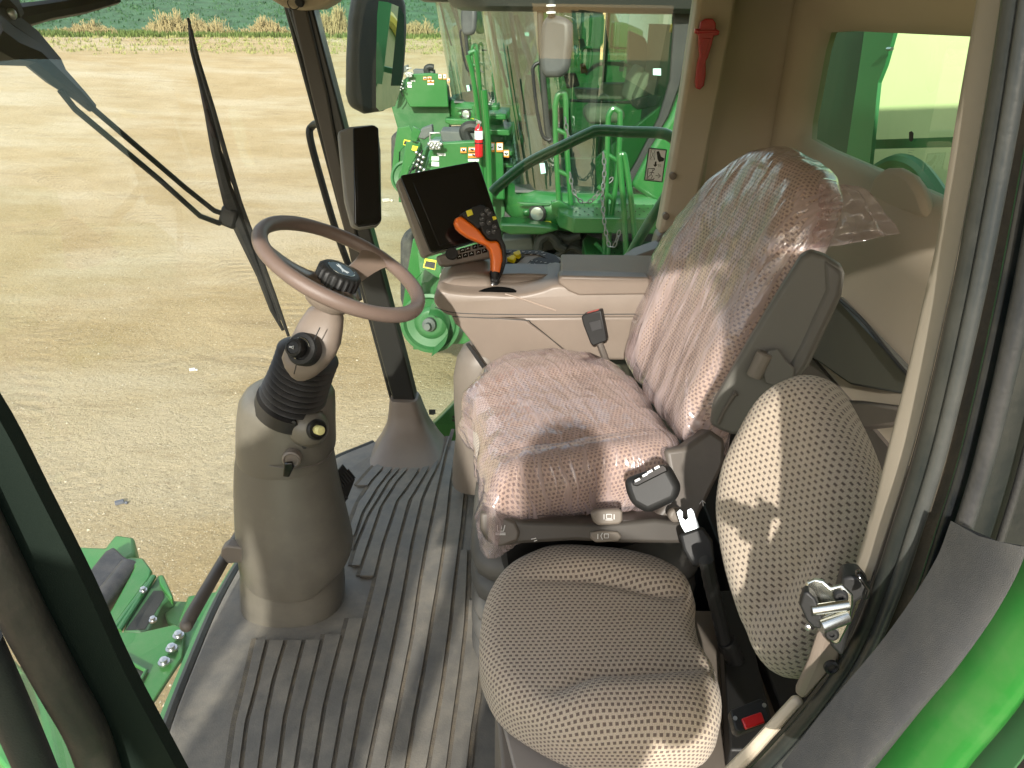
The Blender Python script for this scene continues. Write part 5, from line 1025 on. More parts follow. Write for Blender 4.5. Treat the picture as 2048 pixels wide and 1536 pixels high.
clumps = [(-.565, 50.3, 1.7, 'leftmost dry brush clump at the field edge'), (-.40, 50.5, 1.9, 'tan bushy weed clump above the middle of the dirt yard'), (-.368, 50.2, 1.6, 'tan weed clump just right of the middle weed clump'), (-.485, 50.4, 1.1, 'small pale weed clump between the two left brush clumps'), (-.295, 50.4, 1.4, 'green bushy weed clump left of the tall dry reeds'), (-.235, 50.2, 2.6, 'tall straw coloured reed clump beside the pillar top'), (-.215, 50.2, 2.5, 'tall reed clump touching the pillar top'), (-.125, 50.2, 1.9, 'dry weed clump left of the wing mirror'), (-.06, 50.3, 1.6, 'dry weed clump right of the wing mirror')]
for a, r, h, lab in clumps:
    tall = h > 2.2; m__ = MB(); x, y = r * sin(a), r * cos(a); z = gh(x, y); W_ = .6 if tall else 1.3
    for k in range(420):
        g1_, g2_ = random.gauss(0, W_ * .5), random.gauss(0, .35); hh = h * .66 * random.uniform(.25, 1) * (.55 + .6 * abs(noise.noise(Vector((g1_ * 2.2 + a * 40, 0, 0)))) * 2) * math.exp(-(g1_ / W_) ** 2 * .35); ln_ = random.gauss(0, .12) * hh; w_ = .022; bx, by = x + g1_, y + g2_
        m__.add([(bx - w_, by, z), (bx + w_, by, z), (bx + ln_ + w_ * .5, by, z + hh), (bx + ln_ - w_ * .5, by, z + hh)], [(0, 1, 2, 3)])
        for q in range(3):
            t_ = random.uniform(.5, 1); lx = random.uniform(-.12, .12); cx_, cz_ = bx + ln_ * t_, z + hh * t_; m__.add([(cx_, by, cz_), (cx_ + lx, by - .05, cz_ + .07), (cx_ + lx * 1.3, by - .02, cz_ + .16)], [(0, 1, 2)])
    o = m__.build('weed_clump', GR2 if (tall or 'tan' in lab or 'dry' in lab or 'pale' in lab) else GR1, None, smooth=False); setp(o, lab, 'weeds', 'weed clumps along the field edge')
# pebbles
mb = MB()
for k in range(3800):
    r = random.uniform(1.6, 14); a = random.uniform(-.75, .25); x, y = r * sin(a), r * cos(a); s_ = random.uniform(.003, .010) * (1.8 if random.random() < .06 else 1); z = gh(x, y)
    an_ = [random.uniform(.6, 1.2) for _ in range(6)]; mb.add([(x + s_ * q * cos(i * pi / 3), y + s_ * q * sin(i * pi / 3), z) for i, q in enumerate(an_)] + [(x, y, z + s_ * .8)], [(i, (i + 1) % 6, 6) for i in range(6)])
setp(mb.build('gravel', mat('pebble', (.50, .45, .33), .9, var=.3, vscale=3), None, smooth=False), 'small loose pebbles scattered over the dirt yard', 'gravel', kind='stuff')
for (u, v, sz, c_, lab) in ((772, 404, .09, (.55, .52, .45), 'pale broken clod lying on the dirt left of the touchscreen'), (385, 742, .035, (.7, .7, .68), 'tiny white scrap of litter on the dirt left of the steering column'), (240, 1009, .04, (.12, .13, .15), 'small dark chip on the dirt above the green housing')):
    p = P(u, v, Z=GZ); mb = MB(); mb.box((p.x, p.y, gh(p.x, p.y) + sz * .3), (sz * 1.6, sz, sz * .6), Matrix.Rotation(.5, 3, 'Z')); mb.sphere((p.x + sz * 1.3, p.y, gh(p.x, p.y) + sz * .2), sz * .35, 5); setp(mb.build('dirt_clod' if sz > .05 else 'scrap', mat('scrap%d' % u, c_, .9), None, bevel=sz * .1), lab, 'debris')
# ================================================================== neighbouring combines
def cb(par, name, m_, mbx, **k): return mbx.build(name, m_, par, **k)
GREENN = mat('neighbour_green', (.018, .135, .028), .3, var=.04, vscale=2, coat=.5, dust=.10, dcol=(.25, .36, .2), dscale=2)
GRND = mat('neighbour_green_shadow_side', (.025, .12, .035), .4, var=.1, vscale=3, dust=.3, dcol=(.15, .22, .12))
DARK = mat('machine_dark', (.02, .022, .02), .6, var=.3, vscale=5, dust=.2, dcol=(.08, .08, .06))
GREYD = mat('machine_grey', (.10, .11, .105), .6, var=.2, vscale=4, dust=.3, dcol=(.2, .19, .16))
BEIGEN = mat('neighbour_beige', (.35, .32, .24), .6)
CHAIN = mat('chain_steel', (.25, .25, .25), .4, metal=.8)
cmb = thing('combine_harvester', 'green combine harvester parked alongside, its cab, ladder and platform facing the side window', 'combine harvester', (0, 6.4, GZ), 'green combines parked in a row')
# footprint of the cab (plan view)
def cabfoot(z, sc=1., fx=0.):
    lean = .167 * (z + .1)
    near = [Vector((1.45, 6.42, z)), Vector((.90, 6.40, z)), Vector((.42, 6.42, z))]
    nose = [Vector((.17, 6.52, z)), Vector((-.01, 6.80, z)), Vector((-.07, 7.30, z)), Vector((-.01, 7.80, z)), Vector((.17, 8.08, z))]
    far_ = [Vector((.42, 8.18, z)), Vector((.90, 8.20, z)), Vector((1.45, 8.18, z))]
    pts = near + [p + Vector((-lean, 0, 0)) for p in nose] + far_
    return pts
def foot(z, out=0.):
    q = smooth(cabfoot(z), 5); c = Vector((.8, 7.3, z)); return [p + (p - c).normalized() * out for p in q]
mb = MB(); mb.loft([foot(.06, -.03), foot(.06, .0), foot(.03, .05), foot(-.06, .09), foot(-.2, .09), foot(-.26, .04), foot(-.28, -.05)]); band_ = mb.build('cab_base', GREENN, cmb, angle=50)
mb = MB(); mb.loft([foot(.055, -.01), foot(.5, -.01), foot(.9, -.01), foot(1.46, -.01)], cap=False, closed=False); mb.build('cab_glass', GLASS_N, cmb, angle=80)
mb = MB(); mb.loft([foot(1.445, .0), foot(1.45, .16), foot(1.48, .24), foot(1.56, .28), foot(1.68, .16), foot(1.72, -.1)]); mb.build('cab_roof', [mat('roof_dark', (.03, .033, .03), .5)][0], cmb, angle=40)
for q in ((.17, 8.08), (.90, 8.20)):
    m_ = MB(); f_ = -.167 if q[0] < .3 else 0; m_.tube([(q[0] + f_ * .15, q[1], .05), (q[0] + f_ * 1.45, q[1], 1.46)], .022, 8); m_.build('window_post', DARK, cmb)
# rear edge of the cab opening and curved green body corner
def tr(pts, Y, th, m_, name, par=None, bevel=.012, seg=2, rot=None): 
    m__ = MB(); m__.prism(PL(pts, Y=Y), (0, th, 0)); return m__.build(name, m_, par or cmb, bevel=bevel, seg=seg)
tr([(1350, -60), (1390, -60), (1382, 60), (1360, 170), (1338, 230), (1300, 300), (1262, 372), (1244, 372), (1275, 320), (1318, 235), (1340, 160), (1346, 60)], 6.40, .08, DARK, 'door_frame', bevel=.01)
tr([(1392, -60), (1440, -60), (1420, 200), (1400, 300), (1395, 420), (1330, 420), (1262, 372), (1300, 300), (1340, 235), (1370, 160), (1386, 60)], 6.36, .5, GREENN, 'body_corner', bevel=.04, seg=4)
tr([(1190, 318), (1250, 268), (1330, 205), (1340, 240), (1268, 365), (1195, 395)], 6.46, .05, GREENN, 'lower_door_panel', bevel=.01)
tr([(1330, 410), (1460, 400), (1460, 520), (1330, 520)], 6.3, 1.5, GRND, 'body_lower', bevel=.02)
# windows far side: rear cab wall inside, dark, and grain tank / engine deck beyond
mb = MB(); mb.prism([(1.30, 6.46, .06), (1.30, 8.14, .06), (1.30, 8.14, 1.36), (1.30, 6.46, 1.36)], (.15, 0, 0)); mb.build('cab_rear_wall', GREYD, cmb)
mb = MB(); mb.prism([(1.25, 6.3, -1.1), (6.5, 6.3, -1.1), (6.5, 6.3, .6), (5.5, 6.3, .80), (1.5, 6.3, .80), (1.5, 6.3, .2)], (0, 2.5, 0)); mb.build('body', GREENN, cmb, bevel=.03)
mb = MB(); mb.prism([(1.95, 6.6, .83), (2.40, 6.6, .83), (2.40, 6.6, 1.24), (2.30, 6.6, 1.30), (2.05, 6.6, 1.26), (1.95, 6.6, 1.20)], (0, 2.0, 0)); mb.prism([(2.44, 6.65, .86), (2.9, 6.65, .83), (2.9, 6.65, 1.10), (2.62, 6.65, 1.20), (2.44, 6.65, 1.22)], (0, 1.9, 0)); mb.prism([(1.9, 6.7, .78), (3.0, 6.7, .78), (3.0, 6.7, .84), (1.9, 6.7, .84)], (0, 1.8, 0)); mb.build('grain_tank', GREENN, cmb, bevel=.03)
# platform and ladder
def zq(pts, z): return [P(u, v, Z=z) for u, v in pts]
plz = .0
plat = zq([(1112, 408), (1140, 404), (1330, 410), (1345, 437), (1148, 434), (1120, 424)], plz)
mb = MB(); mb.prism(plat, (0, 0, -.13)); pl = mb.build('platform', GREENN, cmb, bevel=.012)
mb = MB(); c_ = P(1225, 421, Z=plz + .006)
holes = []
for i in range(11):
    for j in range(4):
        u = 1152 + i * 17 + (8 if j % 2 else 0); v = 410 + j * 6.4
        q = P(u, v, Z=plz + .004); mb.lathe([(.013, 0), (.013, .002)], q, (0, 0, 1), n=8, cap=True, sq=(2, .5))
mb.build('platform_holes', INK, pl, smooth=False)
stz = -.22
step = zq([(1178, 462), (1345, 468), (1340, 530), (1175, 528), (1165, 480)], stz - .1)
mb = MB(); mb.prism(step, (0, 0, -.12)); st_ = mb.build('ladder_step', GREENN, cmb, bevel=.012)
mb = MB()
for i in range(11):
    for j in range(6):
        q = P(1190 + i * 13 + (6 if j % 2 else 0), 470 + j * 9, Z=stz - .096); mb.lathe([(.013, 0), (.013, .002)], q, (0, 0, 1), n=8, sq=(2, .5))
mb.build('step_holes', INK, st_, smooth=False)
def rail(pts, Y, r, name='ladder_rail', m_=GREENN, ys=None, par=None):
    m__ = MB(); q = [P(u, v, Y=(ys[i] if ys else Y)) for i, (u, v) in enumerate(pts)]; m__.tube(smooth(q, 5), r, 10); return m__.build(name, m_, par or cmb)
rail([(1208, 520), (1212, 400), (1216, 250), (1218, 230), (1226, 218), (1236, 222), (1240, 235), (1236, 330), (1222, 440), (1214, 525)], 5.9, .021)
rail([(1252, 508), (1248, 420), (1240, 320), (1244, 310), (1250, 318), (1262, 400), (1272, 500)], 5.8, .023)
rail([(1110, 215), (1115, 192), (1124, 186), (1131, 200), (1134, 300), (1142, 410)], 6.15, .022); rail([(1110, 212), (1112, 300), (1118, 408)], 6.15, .022)
rail([(1112, 258), (1133, 268)], 6.15, .018, 'ladder_rung'); rail([(1114, 340), (1138, 352)], 6.15, .018, 'ladder_rung')
rail([(1206, 303), (1236, 322)], 5.9, .018, 'ladder_rung'); rail([(1196, 372), (1228, 400)], 5.9, .018, 'ladder_rung'); rail([(1190, 486), (1214, 510)], 5.9, .018, 'ladder_rung')
tr([(1102, 405), (1118, 400), (1150, 420), (1146, 458), (1128, 450), (1104, 425)], 6.12, .06, GREENN, 'ladder_bracket', bevel=.008)
def chain(pts, Y, name='safety_chain'):
    m__ = MB(); c = smooth([P(u, v, Y=Y) for u, v in pts], 7)
    c = resample(c + c[::-1][1:-1], max(8, int(sum((c[i + 1] - c[i]).length for i in range(len(c) - 1)) * 2 / .045)))[: max(4, int(sum((c[i + 1] - c[i]).length for i in range(len(c) - 1)) / .045))]
    for i in range(len(c) - 1):
        a, b_ = c[i], c[i + 1]; d_ = (b_ - a); L = d_.length; d_.normalize(); s_ = d_.cross(Vector((0, 1, 0) if i % 2 else (.6, .2, .7))).normalized(); mid = (a + b_) / 2
        m__.tube([mid + d_ * L * .62 * cos(t_) + s_ * L * .28 * sin(t_) for t_ in [2 * pi * q / 8 for q in range(8)]], .0055, 5, closed=True)
    return m__.build(name, CHAIN, cmb)
chain([(1206, 305), (1209, 340), (1205, 390), (1208, 440), (1215, 480), (1222, 497), (1232, 485), (1242, 450)], 5.75)
chain([(1140, 345), (1146, 380), (1160, 402), (1175, 406), (1190, 395), (1205, 375), (1222, 360), (1230, 345)], 5.95)
chain([(1130, 235), (1134, 262), (1140, 280), (1150, 288), (1162, 280)], 6.1)
# head lamp in base
lp = P(1074.5, 427, Y=6.36)
m_ = MB(); m_.lathe([(.075, -.03), (.078, .01), (.06, .012)], lp, (-.25, -.95, .0), n=24); hl = m_.build('headlight', DARK, cmb)
m_ = MB(); m_.lathe([(.058, .0), (.056, .014), (.03, .02), (.005, .022)], lp, (-.25, -.95, .0), n=24); m_.build('lamp_lens', mat('lamp_glass', (.5, .55, .5), .1, metal=.6), hl)
tr([(1034, 405), (1102, 408), (1098, 412), (1050, 412)], 6.34, .03, GRND, 'lamp_recess', bevel=.006); tr([(1044, 420), (1060, 418), (1062, 434), (1046, 434)], 6.36, .05, GREENN, 'lamp_boss', bevel=.03, seg=4)
tr([(1058, 443), (1102, 443), (1104, 450), (1060, 449)], 6.34, .02, YELLOWS, 'warning_sticker', bevel=.001)
# step under the base, hoses, dark chassis
tr([(1000, 447), (1050, 448), (1100, 452), (1120, 460), (1085, 470), (1020, 470), (1000, 462)], 6.2, .25, GREENN, 'front_step', bevel=.02)
tr([(1000, 468), (1180, 462), (1180, 530), (1000, 530)], 6.9, .6, DARK, 'chassis', bevel=.02)
tr([(1004, 478), (1064, 474), (1070, 500), (1004, 506)], 6.5, .2, GREYD, 'chassis_plate', bevel=.02)
rail([(1076, 500), (1080, 480), (1096, 470), (1110, 478), (1116, 490), (1130, 498)], 6.3, .045, 'hydraulic_hose', DARK); rail([(1110, 470), (1135, 478), (1160, 470)], 6.35, .035, 'hydraulic_hose', DARK); rail([(1110, 515), (1140, 495), (1170, 505)], 6.35, .03, 'hydraulic_hose', DARK)
# mirror of the neighbour
mn_ = Vector((-.35, -.93, .05)).normalized(); mp0 = P(1105, 95, Y=5.85)
mm = MB(); mm.prism(PLN([(1082, 40), (1092, 32), (1108, 30), (1134, 36), (1141, 48), (1141, 80), (1136, 130), (1130, 148), (1115, 155), (1090, 155), (1080, 146), (1077, 110), (1078, 70)], mp0, mn_), -mn_ * .10); nm = mm.build('mirror', mat('mirror_shell_dusty', (.045, .048, .049), .5, bump=.2, bscale=80, dust=.3, dcol=(.16, .16, .15)), cmb, bevel=.05, seg=5)
rail([(1104, -30), (1103, 10), (1103, 34)], 5.88, .026, 'mirror_arm', DARK); m_ = MB(); m_.tube([P(1102, 9, Y=5.85), P(1102, 13, Y=5.85)], .034, 10); m_.tube([P(1102, 23, Y=5.85), P(1102, 27, Y=5.85)], .034, 10); m_.build('mirror_clamp', WHITE, nm)
rail([(1078, 125), (1068, 132), (1066, 150), (1074, 220), (1084, 268), (1095, 280), (1102, 278)], 6.32, .014, 'grab_rail', INK); rail([(1080, 20), (1085, 140), (1095, 260), (1103, 285)], 6.35, .026, 'door_post', DARK)
rail([(1030, 30), (1050, 90), (1080, 200), (1090, 290)], 6.55, .022, 'wiper', INK); rail([(975, 10), (985, 60), (1000, 120), (1015, 175)], 7.3, .015, 'wiper', INK)
# inside the neighbour cab
def inn(pts, Y, th, m_, name, bevel=.03): return tr(pts, Y, th, m_, name, bevel=bevel, seg=3)
inn([(1150, 178), (1206, 180), (1206, 168), (1256, 168), (1252, 200), (1154, 200)], 7.7, .25, BEIGEN, 'console'); inn([(1252, 200), (1262, 160), (1280, 132), (1290, 135), (1282, 170), (1268, 205)], 7.2, .4, BEIGEN, 'seat_back')
inn([(1268, 200), (1290, 150), (1300, 145), (1296, 170), (1280, 200)], 7.0, .3, BEIGEN, 'passenger_seat_back'); inn([(1170, 222), (1185, 214), (1230, 212), (1252, 222), (1250, 246), (1175, 250)], 6.9, .4, BEIGEN, 'passenger_seat', .05)
inn([(1126, 146), (1152, 146), (1160, 172), (1134, 178)], 7.8, .05, BLACK, 'monitor', .008); inn([(1160, 128), (1170, 126), (1176, 145), (1162, 148)], 7.75, .05, mat('dull_orange', (.4, .14, .03), .5), 'lever', .012)
rail([(1170, 148), (1200, 128), (1255, 130), (1262, 134)], 8.1, .02, 'inner_handrail', GRND); inn([(1240, 122), (1250, 122), (1248, 143), (1238, 143)], 8.15, .005, LABEL, 'sticker', .0)
inn([(1258, 60), (1290, 75), (1300, 100), (1290, 140), (1260, 165), (1254, 160)], 8.1, .1, GREYD, 'inner_pillar'); rail([(1140, 201), (1262, 205)], 6.44, .012, 'door_bar', BLACKG); inn([(1262, 200), (1300, 190), (1325, 192), (1315, 212), (1275, 220), (1264, 212)], 6.44, .03, BLACK, 'door_handle', .008)
inn([(1050, 225), (1085, 225), (1092, 330), (1060, 335), (1046, 300)], 7.35, .25, GREYD, 'steering_column', .05); rail([(1062, 150), (1058, 190), (1060, 226)], 7.35, .05, 'column_bellows', DARK)
inn([(1306, 137), (1322, 137), (1322, 151), (1306, 150)], 6.405, .004, mat('pale_sticker', (.45, .75, .68), .5), 'sticker', 0); inn([(1156, 78), (1167, 77), (1172, 95), (1162, 97)], 8.18, .004, mat('pale_green_sticker', (.35, .6, .4), .5), 'sticker', 0)
inn([(1079, 327), (1089, 326), (1092, 346), (1082, 348)], 6.40, .004, MATS['pale_sticker'], 'sticker', 0)
cab_in = MB(); cab_in.prism([(.0, 6.5, .04), (1.3, 6.5, .04), (1.3, 8.1, .04), (.0, 8.1, .04)], (0, 0, .02)); cab_in.build('cab_floor', GREYD, cmb)
# feeder house of the neighbour with side sheet, coupler, hoses, decals
def fh(pts, Y, th, m_, name, bevel=.01, par=None): return tr(pts, Y, th, m_, name, par=par, bevel=bevel)
fhs = fh([(846, 300), (860, 290), (960, 285), (1000, 330), (1010, 420), (1000, 520), (870, 700), (826, 700), (835, 500), (800, 380), (826, 330)], 6.75, .5, GRND, 'feeder_house')
fh([(858, 303), (880, 285), (950, 281), (1005, 290), (1010, 400), (990, 400), (870, 400), (845, 350)], 6.5, .06, GREENN, 'feeder_top_panel', .015)
fh([(880, 262), (953, 265), (955, 283), (884, 284)], 6.9, .3, GREYD, 'feeder_belt_cover', .01)
fh([(800, 352), (812, 285), (826, 282), (842, 285), (836, 305), (818, 340), (812, 365), (796, 374)], 6.35, .03, GREENN, 'side_flange', .006); fh([(820, 280), (826, 252), (842, 262), (832, 285)], 6.3, .03, GREENN, 'side_flange', .004)
fh([(842, 258), (864, 250), (866, 268), (848, 280), (834, 275)], 6.6, .1, GREYD, 'top_bracket', .01)
for pts in ([(874, 306), (891, 307), (891, 312), (875, 311)], [(863, 313), (878, 313), (878, 321), (863, 321)], [(863, 323), (878, 324), (878, 333), (863, 332)], [(936, 318), (959, 318), (959, 323), (936, 323)]): fh(pts, 6.49, .004, WHITE, 'white_label', 0)
for pts in ([(921, 295), (933, 295), (933, 306), (921, 306)], [(937, 294), (951, 294), (951, 304), (937, 304)], [(936, 306), (960, 307), (960, 315), (936, 316)], [(976, 285), (989, 285), (989, 304), (977, 303)], [(993, 285), (1006, 285), (1006, 304), (993, 304)], [(1007, 300), (1018, 300), (1018, 315), (1008, 314)]):
    dc = fh(pts, 6.48, .004, mat('decal_orange', (.7, .25, .03), .5), 'warning_decal', 0); a, b_ = pts[0], pts[2]; mx_, my_ = (a[0] + b_[0]) / 2, (a[1] + b_[1]) / 2
    fh([(a[0] + 1, a[1] + 2), (b_[0] - 1, a[1] + 2), (b_[0] - 1, b_[1] - 4), (a[0] + 1, b_[1] - 4)], 6.474, .003, WHITE, 'decal_face', 0, par=dc)
    m__ = MB(); m__.tube([P(mx_ - 3, my_ - 2, Y=6.468), P(mx_, my_ + 1, Y=6.468), P(mx_ + 3, my_ - 1, Y=6.468)], .006, 5); m__.build('decal_mark', INK, dc)
fh([(825, 291), (836, 293), (832, 303), (823, 300)], 6.32, .004, YELLOWS, 'yellow_decal', 0)
m_ = MB(); m_.box(P(870, 289, Y=6.4), (.09, .08, .07)); 
for k in range(7): m_.sphere(P(858 + k * 4, 288 + (k % 3) * 4, Y=6.35), .018, 4)
m_.tube([P(860, 280, Y=6.4), P(860, 266, Y=6.4), P(880, 266, Y=6.4)], .010, 6); m_.build('hydraulic_coupler', mat('cast_aluminium', (.5, .5, .48), .35, metal=.8, bump=.4, bscale=60), cmb, bevel=.006)
for k, pts in enumerate(([(845, 300), (836, 325), (830, 350), (815, 372)], [(842, 305), (828, 330), (812, 360)], [(848, 310), (840, 340), (846, 365)], [(840, 318), (836, 330), (825, 340)])): rail(pts, 6.33 + .02 * k, .008, 'cable', INK)
for k in range(9): 
    m_ = MB(); m_.sphere(P(833 + (k * 7) % 17, 305 + k * 5, Y=6.30), .016, 5); m_.build('fitting', BOLT, cmb)
rail([(938, 285), (930, 268), (930, 258), (940, 253), (955, 255)], 6.9, .05, 'rubber_elbow', DARK)
# drive sheave and shield low on the feeder side
fh([(826, 478), (870, 470), (884, 500), (882, 560), (850, 540), (832, 560), (828, 640), (806, 668), (802, 640), (812, 560)], 6.25, .04, GREENN, 'side_shield', .008)
ys_ = fh([(850, 517), (873, 521), (870, 540), (846, 535)], 6.235, .004, YELLOWS, 'yellow_decal', 0); fh([(852, 522), (871, 525), (869, 538), (848, 533)], 6.231, .003, INK, 'decal_text', 0, par=ys_)
pc_ = P(862, 645, Y=6.2); pax = Vector((-.1, -1, .15))
m_ = MB(); m_.lathe([(.26, 0), (.27, .05), (.24, .055), (.22, .02), (.15, .01), (.12, .04), (.10, .045), (.06, .04)], pc_, pax, n=40); m_.build('drive_sheave', GRND, cmb, angle=40)
m_ = MB(); m_.lathe([(.06, .03), (.06, .10), (.03, .12), (.03, .18), (.01, .18)], pc_, pax, n=18); m_.build('sheave_hub', GREYD, cmb)
e1, e2, _ = frame(pax); m_ = MB()
A = []
arcp = [P(u, v, Y=6.0) for u, v in [(858, 625), (875, 628), (890, 640), (897, 660), (892, 680), (880, 695), (864, 708)]]
ap = smooth(arcp, 5); rings = [[p + Vector((0, -.06, 0)), p + Vector((0, .22, 0)), p + Vector((0, .22, -.01)) + e2 * .01, p + Vector((0, -.06, -.01)) + e2 * .01] for p in ap]; m_.loft(rings); m_.build('curved_guard', GREENN, cmb)
fh([(858, 625), (862, 605), (900, 640), (950, 680), (935, 690), (900, 690), (897, 660), (885, 636)], 6.3, .3, GREENN, 'lower_housing', .02)
m_ = MB(); m_.lathe([(.02, 0), (.04, 0), (.045, .05), (.02, .06)], P(890, 550, Y=6.2), (0, -1, 0), n=14); m_.build('roller_bolt', BOLT, cmb)
# front tyre of the neighbour, behind the feeder side
def tyre(c, R_, W_, par, name='front_tyre'):
    m__ = MB(); prof = []
    for a in range(-8, 9): t_ = a / 8; prof.append((R_ * (1 - .12 * abs(t_) ** 3), W_ / 2 * t_))
    m__.lathe([(R_ * .5, -W_ * .45), (R_ * .75, -W_ * .52)] + prof + [(R_ * .75, W_ * .52), (R_ * .5, W_ * .45)], c, (0, 1, 0), n=48)
    for k in range(22):
        for s_ in (-1, 1):
            a = 2 * pi * (k + (.5 if s_ > 0 else 0)) / 22; rings = []
            for q in range(5):
                t_ = q / 4; aa = a + .16 * t_; rr = R_ * (1 + .03 - .12 * t_ ** 3); y = s_ * W_ * .48 * t_; ca, sa = cos(aa), sin(aa); tx, tz = -sa * .035, ca * .035
                rings.append([Vector(c) + Vector((ca * r_ + tx * w_, y, sa * r_ + tz * w_)) for r_, w_ in ((rr - .05, -1), (rr, -.7), (rr, .7), (rr - .05, 1))])
            m__.loft(rings)
    o = m__.build(name, TYRE, par, angle=40); return o
ty = tyre((1.25, 7.55 - .9, GZ + .95), .95, .7, cmb); m_ = MB(); m_.lathe([(.47, -.1), (.46, .0), (.30, .05), (.12, .02), (.1, -.1)], (1.25, 6.33, GZ + .95), (0, -1, 0), n=36); m_.build('rim', GREYD, ty)
fh([(826, 460), (800, 480), (800, 600), (812, 640), (824, 560)], 7.1, .3, TYRE, 'header_tyre', .04)
mb = MB(); mb.prism([(-.9, 6.9, -1.0), (.5, 6.9, -.5), (.5, 6.9, -.9), (-.9, 6.9, -1.6)], (0, 1.2, 0)); mb.build('feeder_body', GRND, cmb, bevel=.02)
# fire extinguisher hangs on the rail behind: its own thing
def extinguisher(u, v0_, v1_, Y, lab):
    t_ = P(u, v0_, Y=Y); b_ = P(u, v1_, Y=Y); h = t_.z - b_.z; r = h * .115; x = thing('fire_extinguisher', lab, 'fire extinguisher', (b_.x, Y, b_.z), 'fire extinguishers on the combines')
    m__ = MB(); m__.lathe([(r * .8, 0), (r, h * .03), (r, h * .72), (r * .75, h * .80), (r * .35, h * .84), (r * .3, h * .88)], b_, (0, 0, 1), n=20); m__.build('cylinder', REDP, x)
    m__ = MB(); m__.lathe([(r * 1.02, h * .48), (r * 1.02, h * .70)], b_, (0, 0, 1), n=20, cap=False); m__.build('paper_label', LABEL, x)
    m__ = MB(); m__.lathe([(r * 1.06, h * .36), (r * 1.06, h * .39)], b_, (0, 0, 1), n=20); m__.build('strap', INK, x)
    m__ = MB(); m__.box(b_ + Vector((0, 0, h * .92)), (r * 1.2, r * .6, h * .06)); m__.box(b_ + Vector((-r * .3, 0, h * .97)), (r * 1.6, r * .4, h * .02), Matrix.Rotation(.4, 3, 'Y')); m__.tube([b_ + Vector((r * .4, -r, h * .9)), b_ + Vector((r * .2, -r * 1.05, h * .75))], r * .12, 6); m__.build('valve', BOLT, x)
    return x
extinguisher(958, 238, 314, 6.28, 'red fire extinguisher with white label on the ladder post of the parked combine')
# copy of the whole combine = third machine in the row
def copy_tree(o, parent=None):
    c = o.copy(); scene.collection.objects.link(c); c.parent = parent
    for ch in list(o.children): copy_tree(ch, c)
    return c
L3 = P(932, 228, Y=12.2); L2 = P(1074.5, 427, Y=6.36); dd = L3 - L2
c3 = copy_tree(cmb); c3.location = cmb.location + dd; c3['label'] = 'farther green combine of the row, its nose and headlight left of the near one'
# left-hand ladder tower of that third machine reaching into view between both
lt3 = thing('access_ladder', 'tall green access ladder between the two parked combines carrying the extinguisher', 'ladder', tuple(P(975, 380, Y=6.4)))
def lr(pts, Y, r, name='ladder_rail'): m__ = MB(); m__.tube(smooth([P(u, v, Y=Y) for u, v in pts], 4), r, 8); m__.build(name, GREENN, lt3)
lr([(935, 110), (945, 150), (956, 230), (962, 330), (965, 420)], 6.5, .020); lr([(938, 108), (945, 104), (952, 112), (962, 200), (970, 300)], 6.6, .02); lr([(968, 180), (974, 250), (978, 330), (980, 420)], 6.3, .026)
for pts in ([(965, 228), (1012, 228), (1012, 240), (966, 240)], [(968, 258), (1020, 260), (1020, 272), (970, 270)], [(968, 300), (1024, 302), (1024, 312), (970, 310)], [(970, 325), (1026, 327), (1026, 336), (972, 335)], [(970, 368), (1010, 370), (1010, 378), (972, 378)]):
    m__ = MB(); m__.prism(PL(pts, Y=6.7), (0, .3, 0)); m__.build('ladder_tread', GREENN, lt3, bevel=.01)
m__ = MB(); m__.prism(PL([(965, 210), (1040, 210), (1000, 400), (968, 400)], Y=7.1), (0, .05, 0)); m__.build('side_panel', GREENN, lt3, bevel=.01)

# ================================================================== own feeder house under the windshield, bottom left
fe = thing('feeder_house', 'green feeder housing below the windshield, bottom left, with black roller and three bolts', 'feeder house', (-1.6, 1.9, -1.2))
def fz(pts, z, dz, m_, name, bevel=.006, par=None, seg=2): 
    m__ = MB(); m__.prism([P(u, v, Z=z) for u, v in pts], (0, 0, dz)); return m__.build(name, m_, par or fe, bevel=bevel, seg=seg)
def c6(pts): return crop(pts, 0, 1000, .349)
fz(c6([(365, 330), (420, 262), (600, 270), (660, 195), (768, 210), (775, 300), (690, 360), (640, 330), (460, 520), (300, 700), (250, 600)]), -.75, -.25, GREEN_D, 'front_beam', .015)
fz(c6([(455, 470), (600, 290), (650, 262), (700, 310), (755, 345), (740, 400), (545, 640), (520, 660), (430, 560)]), -.70, -.12, mat('black_cover', (.028, .028, .03), .4, bump=.3, bscale=60, var=.2, dust=.45, dcol=(.14, .13, .12), dscale=14), 'black_cover', .03, seg=4)
m__ = MB(); m__.tube([P(*c6([(745, 385)])[0], Z=-.69), P(*c6([(530, 660)])[0], Z=-.69)], .045, 18); m__.build('roller', MATS['black_cover'], fe)
fz(c6([(705, 345), (745, 325), (820, 330), (870, 400), (860, 440), (700, 660), (640, 750), (590, 745), (575, 720), (640, 620), (740, 440), (770, 380), (740, 350)]), -.66, -.05, GREEN, 'slotted_bracket', .008)
m__ = MB(); m__.tube([P(*c6([(880, 440)])[0], Z=-.66), P(*c6([(680, 750)])[0], Z=-.66)], .012, 10); m__.tube([P(*c6([(850, 480)])[0], Z=-.66), P(*c6([(650, 750)])[0], Z=-.66)], .012, 10); m__.build('edge_rails', GREENN, fe)
fz(c6([(905, 430), (935, 425), (992, 550), (975, 560), (925, 600), (860, 740), (830, 760), (700, 750), (760, 640)]), -.67, -.25, GREENB, 'inner_channel', .008)
fz(c6([(880, 520), (940, 520), (940, 560), (830, 740), (720, 745)]), -.668, -.002, DARK, 'channel_floor', 0)
fz(c6([(905, 430), (935, 425), (992, 550), (980, 565), (915, 480)]), -.64, -.04, GREEN, 'gusset', .006)
